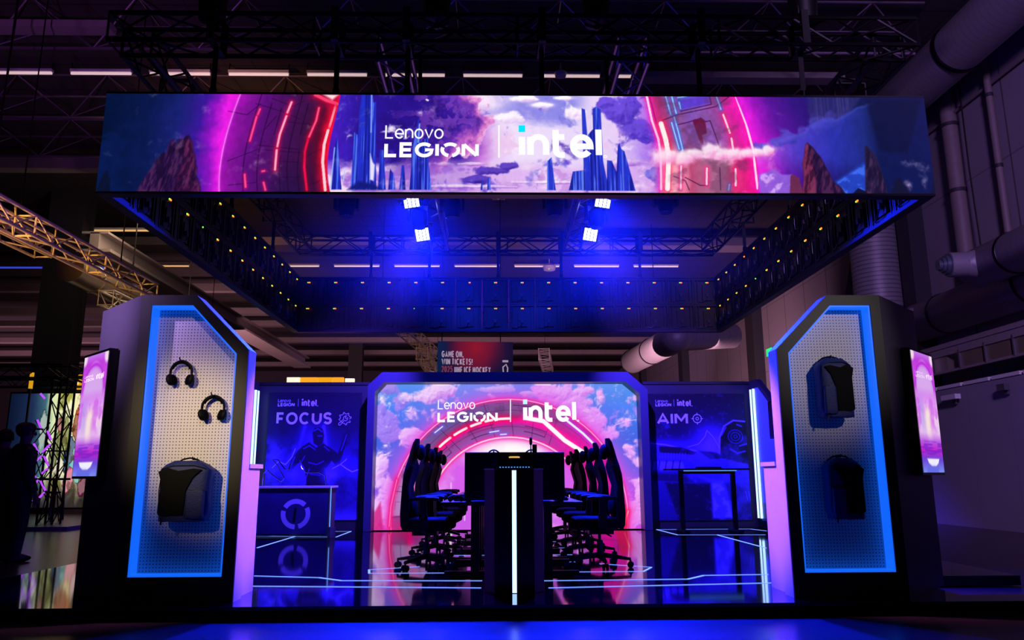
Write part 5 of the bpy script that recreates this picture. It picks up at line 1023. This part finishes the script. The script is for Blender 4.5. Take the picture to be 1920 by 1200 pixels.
wash(792, 440, 12.1, 'lit LED wash light lower on the left inner truss', (-1.2, 6.5, 0), WASH)
wash(1107, 440, 12.1, 'lit LED wash light lower on the right inner truss', (1.4, 6.5, 0), WASH)
def moving_head(px, py, y, label, tgt=None, pw=0, size=.5, col=(.01, .03, 1), p=None):
    p = p or at_y(px, py, y); t = thing('moving_head', label, 'stage light', p, 0, 'moving head lamps inside the ring')
    MB().box((0, 0, .22), (.3, .24, .12)).build('base', M_plast, t, bevel=.012); 
    for x in (-.16, .16): MB().box((x, 0, .06), (.04, .12, .26)).build('yoke_arm', M_plast, t)
    MB().lathe([(.02, -.17), (.10, -.15), (.13, -.05), (.12, .1), (.07, .15), (.02, .16)]).build('head', M_plast, t, True)
    MB().lathe([(.09, -.172), (.088, -.176), (.01, -.178)]).build('lens', M_chrome, t, True); MB().tube((0, 0, .28), (0, -.07 if p.y < 8 else 0, ZT-.06-p.z+(.04 if p.y < 8 else 0)), .02, 8).build('hook_clamp', M_steel, t)
    if pw:
        MB().lathe([(.02, -.17), (.10, -.15)]); light('head_beam', 'SPOT', (0, 0, -.2), V(*tgt)-p, col, pw, t, spot_size=size, spot_blend=.7, shadow_soft_size=.06)
PK = (1, .26, .60); PV = (.09, .04, 1)
t = thing('lighting_bar', 'plain black pipe across the rig that the dark moving heads hang from', 'pipe', (0, 10.65, ZT-.055)); MB().tube((-3.9, 0, 0), (3.9, 0, 0), .025, 10).build('pipe', M_truss, t, True)
for x in (-1.3, 1.2): MB().box((x, 0, .03), (.2, .06, .02)).build('clamp', M_steel, t)

moving_head(650, 385, 10.65, 'dark moving head hanging left inside the ring'); moving_head(848, 388, 10.65, 'dark moving head just right of the left wash lights', (-1.2, 14, 4.0), BEAM*.32, 1.2); moving_head(1040, 385, 10.65, 'dark moving head just left of the right wash lights', (1.2, 14, 4.0), BEAM*.32, 1.2); moving_head(1248, 378, 10.65, 'small dark moving head right inside the ring')  # blue spots added to the middle pair to light the module backs
moving_head(786, 408, 11.5, 'added moving head between the two left wash lights, for the poster', (-3.6, 14.2, 1.5), POST, .95, PV); moving_head(1118, 408, 11.5, 'added moving head between the two right wash lights, for the poster', (3.5, 14.2, 1.5), POST, .95, PV)  # two heads added to light the posters blue
moving_head(752, 350, 10.3, 'beam lamp above the left wash lights sending a blue shaft left', (-3.3, 12.4, 3.75), BEAM, .45); moving_head(1150, 350, 10.3, 'beam lamp above the right wash lights sending a blue shaft right', (3.3, 12.4, 3.75), BEAM, .45)

moving_head(0, 0, 0, 'added unseen moving head behind the front banner lighting the right kiosk edge pink', (2.15, 6.7, 1.2), PINK, .36, PK, V(-1.0, 7.16, 4.32)); moving_head(0, 0, 0, 'added unseen moving head behind the front banner lighting the left kiosk edge pink', (-2.25, 6.7, 1.2), PINK, .36, PK, V(.9, 7.16, 4.32))  # unseen pair added only to tint the kiosk edges pink
# thin stage haze hanging inside the ring
hz = MB().box((0, 0, 0), (7.3, 5.6, 1.75)).build('haze', bpy.data.materials.new('stage_haze'), None, False, 0, (0, 10.9, 4.2)); hz['kind'] = 'stuff'; hz['label'] = 'thin blue lit haze hanging inside the LED ring'; hz['category'] = 'haze'
hm = hz.data.materials[0]; hm.use_nodes = True; nt = hm.node_tree; nt.nodes.clear(); vo = nt.nodes.new('ShaderNodeVolumeScatter'); vo.inputs['Color'].default_value = (.9, .92, 1, 1); vo.inputs['Density'].default_value = HAZE; vo.inputs['Anisotropy'].default_value = .2
ou = nt.nodes.new('ShaderNodeOutputMaterial'); nt.links.new(vo.outputs[0], ou.inputs['Volume'])

# ------------------------------------------------------------------ beyond the stand: signs, trusses, neighbour stand, people
YG = 18.0; p0, p1 = at_y(820, 704, YG), at_y(962, 641, YG)
t = thing('hanging_sign', 'dark blue and red GAME ON sign hanging behind the portal frame', 'sign', ((p0.x+p1.x)/2, YG, p0.z-.25), .10); w = p1.x-p0.x; h = p1.z-p0.z+.25
art_mesh('print', art_sign(), art_mat('sign_print', .55), flat(-w/2, w/2, 0, h, -.032), t); MB().box((0, 0, h/2), (w, .06, h)).build('board', M_black, t)  # printed board given faint emission in place of light falling on it
mb = MB(); M_sl = mat('sign_lettering', 'c8a8b8', .6, emit=(.34, .26, .36), es=1); M_sd = mat('sign_red_lettering', '8a3040', .6, emit=(.2, .03, .06), es=1)  # printed letters, brightened by emission as well
zz = lambda py: at_y(890, py, YG).z-t.location.z; xx = lambda px: at_y(px, 670, YG).x-t.location.x
def ln(s, x0, x1, ya, yb, m=None, th=.025):
    text(m or mb, s, xx(x1)-xx(x0), zz(yb)-zz(ya), th, lambda a, b: (xx(x0)+a, -.036, zz(ya)+b), .06)
ln('GAME ON,', 828, 869, 671, 659); ln('WIN TICKETS!', 828, 886, 685, 673); ln('IIHF ICE HOCKEY', 852, 920, 700, 688); ln('WORLD', 828, 862, 713, 703)
mb.build('lettering', M_sl, t); mb = MB(); ln('2025', 828, 849, 699, 687, mb); mb.build('red_lettering', M_sd, t)
mb = MB(); ln('OHO', 943, 952, 676, 672, mb, .012); ribbon(mb, [(xx(945), zz(700)), (xx(945), zz(686)), (xx(950), zz(680)), (xx(951), zz(700))], .02, lambda a, b: (a, -.036, b)); mb = MB(); ribbon(mb, [(xx(944), zz(701)), (xx(943), zz(688)), (xx(949), zz(683)), (xx(952), zz(690)), (xx(951), zz(701))], .03, lambda a, b: (a, -.036, b)); ribbon(mb, [(xx(942), zz(677)), (xx(953), zz(677))], .05, lambda a, b: (a, -.036, b)); mb.build('side_logo', M_sl, t)
MB().box((w/2-.1, .1, 1.6-t.location.z+h/2-.4), (.06, .06, 3.2)).build('post', M_steel, t); MB().tube((-w/2+.1, 0, h), (-w/2+.1, 0, HZ-t.location.z), .012, 6).tube((w/2-.3, 0, h), (w/2-.3, 0, HZ-t.location.z), .012, 6).build('hanger', M_steel, t)
YO = 20.0
t = thing('lit_stand_sign', 'bright orange and white lit fascia showing above the FOCUS wall', 'sign', (at_y(600, 715, YO).x, YO, 0)); q = lambda px, py: (at_y(px, py, YO).x-t.location.x, at_y(px, py, YO).z)
for n, m, x0, x1, y0, y1 in (('white_panel', M_whsign, 538, 563, 724, 708), ('orange_panel', M_orsign, 563, 597, 724, 708), ('yellow_panel', M_yellow, 597, 624, 724, 708), ('orange_panel', M_orsign, 624, 645, 724, 708), ('pale_panel', M_whsign, 647, 665, 724, 710)):
    a, b = q(x0, y0), q(x1, y1); MB().box(((a[0]+b[0])/2, 0, b[1]-.35), (b[0]-a[0]-.01, .12, .7)).build(n, m, t)
a, b = q(480, 722), q(665, 712); MB().box(((a[0]+b[0])/2, .2, a[1]/2-.2), (b[0]-a[0], .2, a[1]-.4)).build('stand_wall', M_dgrey, t)
# far trusses over the hall
M_goldtr = M_alu
GR = 'bright trusses over the neighbouring stands'
def truss_pts(label, p, q, S=.3, m=None, group=GR):
    p, q = V(*p), V(*q); d = q-p; o = truss(label, (p+q)/2, math.atan2(d.y, d.x), d.length, S, m or M_alu, group, .028, .5)
    for k in (-.3, .3): MB().tube((d.length*k, 0, S), (d.length*k, 0, HZ-p.z), .012, 6).build('hanger', M_truss, o)
    return o
truss_pts('warm lit truss crossing the left column, upper one', (-7.0, 8.6, 4.45), (-7.0, 14.6, 4.45)); truss_pts('warm lit truss left of the column, lower one', (-8.4, 9.5, 4.95), (-8.4, 13.4, 4.95)); truss_pts('pale truss behind the left kiosk, right of the column', (-9.6, 18, 5.1), (-9.6, 24, 5.1), .35)
truss_pts('short bright truss piece far left below the beam', (-13.2, 15, 6.6), (-10.6, 15, 6.6), .35); truss_pts('pale truss receding behind the far side of the ring, left of centre', (-4.2, 22, 6.2), (-3.1, 34, 6.2), .45); truss_pts('small pale truss above the orange fascia', (-3.2, 30, 5.6), (-3.2, 40, 5.6), .45); truss_pts('far pale truss right of the GAME ON sign', (2.4, 42, 7.4), (3.2, 50, 7.4), .6)
t = thing('silver_duct', 'shiny silver duct catching warm light behind the left kiosk', 'duct', (-10.3, 17.6, 5.9)); MB().lathe([(.33, 0), (.33, 12)], axis='Y', n=24).build('pipe', M_silver, t, True)
for y in range(1, 12): MB().lathe([(.335, y), (.35, y+.02), (.35, y+.06), (.335, y+.08)], axis='Y', n=24).build('seam', M_silver, t, True)
for y in (3, 9): MB().tube((0, y, .33), (0, y, HZ-5.9), .012, 6).build('hanger', M_truss, t)
for k, (px, x, z1) in enumerate(((58, -8.5, 2.6), (10, -9.2, 3.0))): tag(MB().path([(x, 12, 9.3), (x-.02, 12, 6), (x-.05, 12, z1)], .014, 6).build('hanging_cable', M_black), ('dark cable hanging at the left, nearer the column', 'dark cable hanging at the far left edge')[k], 'cable')
# neighbour stand
NG = 'black trusses of the left neighbouring stand'
truss('black truss beam of the neighbouring stand, across the top at far left', (-11.6, 17.0, 3.2), 0, 3.6, .3, None, NG); truss('black truss beam of the neighbouring stand running back to the left kiosk', (-10.1, 19.6, 3.25), PI/2+.18, 4.9, .3, None, NG)
truss('thin black truss along the top of the bright backdrop', (-12.2, 21.6, 3.55), 0, 6.4, .28, None, NG, .02, .34)
o = truss('black upright truss tower of the neighbouring stand', (-9.95, 17.0, 1.62), 0, 3.1, .32, None, NG); o.rotation_euler = (0, PI/2, 0)
t = thing('neon_lattice', 'leaning lattice of violet light tubes in front of the upright truss', 'light tubes', (-10.6, 16.6, 0)); q = lambda a, b: (at_y(a/2.5, 660+b/2.5, 16.6).x+10.6, 0, at_y(a/2.5, 660+b/2.5, 16.6).z)
for (a, b) in (((190, 195), (210, 218)), ((175, 318), (193, 360)), ((222, 370), (240, 412)), ((158, 430), (180, 475)), ((236, 432), (198, 470)), ((207, 488), (228, 535)), ((195, 487), (150, 528)), ((142, 545), (167, 590)), ((225, 545), (196, 570)), ((190, 605), (213, 650)), ((180, 600), (128, 652)), ((125, 660), (147, 700)), ((208, 658), (185, 682))): MB().tube(q(*a), q(*b), .022, 8).build('violet_tube', M_purple, t, True)
fr_ = MB()
for pts in (((165, 320), (245, 430), (120, 660)), ((235, 330), (150, 440), (215, 660)), ((160, 440), (230, 540), (125, 665), (150, 705)), ((230, 435), (140, 545), (215, 660), (150, 705))): fr_.path([q(*p) for p in pts], .012, 6)
fr_.tube(q(150, 700), (0, 0, 0), .02, 6); fr_.build('lattice_frame', M_black, t)
t = thing('stand_backdrop', 'bright printed backdrop of the neighbouring stand', 'backdrop', (-13.6, 22, 0)); a, b = at_y(-3, 952, 22), at_y(190, 738, 22)
art_mesh('print', art_stand(), M_stand, flat(a.x+13.6, b.x+13.6, a.z, b.z, -.05), t); MB().box(((a.x+b.x)/2+13.6, .05, (a.z+b.z)/2), (b.x-a.x+.1, .16, b.z-a.z+.1)).build('frame', M_black, t)
for x in (a.x+13.7, b.x+13.5): MB().box((x, .1, a.z/2), (.1, .1, a.z)).build('leg', M_black, t)
t = thing('yellow_fascia', 'yellow lit fascia sign above the bright backdrop, beside the left kiosk', 'sign', (-14.2, 26, 0)); a, b = at_y(118, 730, 26), at_y(192, 703, 26); MB().box(((a.x+b.x)/2+14.2, 0, (a.z+b.z)/2), (b.x-a.x, .2, b.z-a.z)).build('lit_panel', M_yellow, t)
for x in (a.x+14.3, b.x+14.1): MB().box((x, .05, a.z/2), (.12, .1, a.z)).build('post', M_black, t)
mb = MB()
for px in (125, 140, 158, 172): c = at_y(px, 722, 25.88); mb.box((c.x+14.2, -.12, c.z), (.1, .02, .2)).box((c.x+14.27, -.12, c.z+.06), (.08, .02, .06))
mb.build('pale_marks', M_whsign, t)
t = thing('yellow_light_bar', 'short upright yellow light bar left of the column foot', 'light bar', at_y(57, 728, 20)); MB().box((0, 0, .2), (.07, .07, .42)).build('lamp', M_yellow, t); MB().box((0, 0, -t.location.z/2), (.04, .04, t.location.z)).build('post', M_black, t)
t = thing('demo_table', 'dark high table with a rainbow lit edge at the neighbouring stand', 'table', (-11.0, 18.6, 0)); MB().box((0, 0, 1.02), (1.1, .6, .05)).build('top', M_black, t); MB().box((-.1, -.31, 1.055), (.5, .02, .02)).build('lit_edge', mat('rainbow_edge', '40a060', .5, emit=(.3, .7, .25), es=.8), t)
for x in (-.45, .45):
    for y in (-.22, .22): MB().bar((x, y, 1.0), (x*1.1, y*1.1, 0), .04, .04).build('leg', M_black, t)
def stool(x, y, label):
    t = thing('bar_stool', label, 'stool', (x, y, 0), 0, 'stools at the neighbouring stand'); MB().lathe([(.02, .70), (.17, .70), (.18, .74), (.02, .75)]).build('seat', M_black, t, True)
    for k in range(4): c, s = math.cos(k*PI/2+.6), math.sin(k*PI/2+.6); MB().tube((c*.1, s*.1, .7), (c*.2, s*.2, 0), .014, 7).build('leg', M_black, t)
    MB().path([(.16*math.cos(a), .16*math.sin(a), .28) for a in np.linspace(0, 2*PI, 20)[:-1]], .01, 6, True).build('foot_ring', M_black, t)
stool(-11.3, 17.9, 'dark stool on the left of the rainbow edged table'); stool(-10.4, 18.1, 'dark stool on the right of the rainbow edged table')
struct(MB().box((-12.4, 19.6, .04), (7, 7, .08)).build('trim_50', mat('stand_floor', '4a3a48', .35)))

def person(loc, rz, label, cap, seed):
    r = thing('person', label, 'person', loc, rz, 'people watching the neighbouring stand')
    vs = []; es = []; rad = []
    def n(p, rr, par=None):
        vs.append(p); rad.append(rr)
        if par is not None: es.append((par, len(vs)-1))
        return len(vs)-1
    pel = n((0, 0, .95), .15); sp = n((0, .01, 1.15), .14, pel); chs = n((0, .0, 1.33), .16, sp); nk = n((0, .0, 1.47), .065, chs); hb = n((0, -.02, 1.56), .075, nk); hm = n((0, -.025, 1.64), .10, hb); n((0, -.015, 1.72), .075, hm)
    for s in (-1, 1):
        h = n((s*.10, 0, .88), .11, pel); k = n((s*.11, -.02, .48), .07, h); a = n((s*.12, .02, .09), .045, k); n((s*.13, -.14, .04), .035, a)
        sh = n((s*.19, 0, 1.38), .075, chs); el = n((s*.25, .03, 1.10), .05, sh); wr = n((s*.25, -.08, .86), .034, el); pm = n((s*.25, -.11, .78), .034, wr)
        for f in range(4): a1 = n((s*.25, -.145+.022*f, .715), .010, pm); n((s*.245, -.15+.022*f, .67-.01*(f in (1, 2))), .009, a1)
        a1 = n((s*.225, -.15, .76), .011, pm); n((s*.215, -.165, .72), .009, a1)
    me = bpy.data.meshes.new('body'); me.from_pydata(vs, es, []); o = bpy.data.objects.new('body', me); COL.objects.link(o)
    md = o.modifiers.new('skin', 'SKIN'); sv = me.skin_vertices[0].data
    for i, q in enumerate(rad): sv[i].radius = (q, q*(.8 if i in (1, 2) else 1)); sv[i].use_root = (i == 0)
    sb = o.modifiers.new('sub', 'SUBSURF'); sb.levels = sb.render_levels = 1
    dg = bpy.context.evaluated_depsgraph_get(); nm = bpy.data.meshes.new_from_object(o.evaluated_get(dg)); bpy.data.objects.remove(o)
    nm.materials.clear(); nm.materials.append(M_skin)
    for p in nm.polygons: p.use_smooth = True
    b = bpy.data.objects.new('body', nm); COL.objects.link(b); b.parent = r
    MB().loft([[(math.cos(a)*w, math.sin(a)*d+.0, z) for a in np.linspace(0, 2*PI, 21)[:-1]] for z, w, d in ((.84, .20, .155), (1.0, .20, .155), (1.2, .205, .15), (1.36, .235, .15), (1.44, .17, .12), (1.49, .085, .085))]).build('jacket', M_cloth, r, True)
    for s in (-1, 1):
        MB().path([(s*.19, 0, 1.39), (s*.26, .03, 1.10), (s*.255, -.07, .88)], [.085, .066, .05], 12).build('sleeve', M_cloth, r, True)
        MB().path([(s*.10, 0, .92), (s*.115, -.02, .48), (s*.125, .02, .07)], [.125, .085, .07], 12).build('trouser_leg', M_cloth, r, True)
        MB().ell((s*.125, -.05, .04), (.05, .14, .045)).build('shoe', M_black, r, True)
        MB().ell((s*.095, -.01, 1.63), (.014, .022, .032)).build('ear', M_skin, r, True)
    MB().ell((0, .005, 1.672), (.106, .118, .105)).build('hair', M_hair, r, True)
    MB().ell((0, -.125, 1.62), (.014, .018, .022)).build('nose', M_skin, r, True)
    for s in (-1, 1): MB().ell((s*.035, -.112, 1.645), (.013, .008, .008)).build('eye', M_black, r, True)
    MB().box((0, -.112, 1.585), (.045, .012, .008)).build('mouth', M_red, r)
    if cap: MB().ell((0, .0, 1.70), (.115, .125, .075)).ell((0, -.14, 1.69), (.08, .09, .012)).build('cap', M_black, r, True)
person((at_y(10, 830, 11.7).x, 11.7, 0), PI+.35, 'dark haired person in dark clothes standing at the far left edge', False, 1); person((at_y(46, 830, 10.3).x, 10.3, 0), PI-.6, 'person in a dark cap and jacket standing right of the other', True, 2)
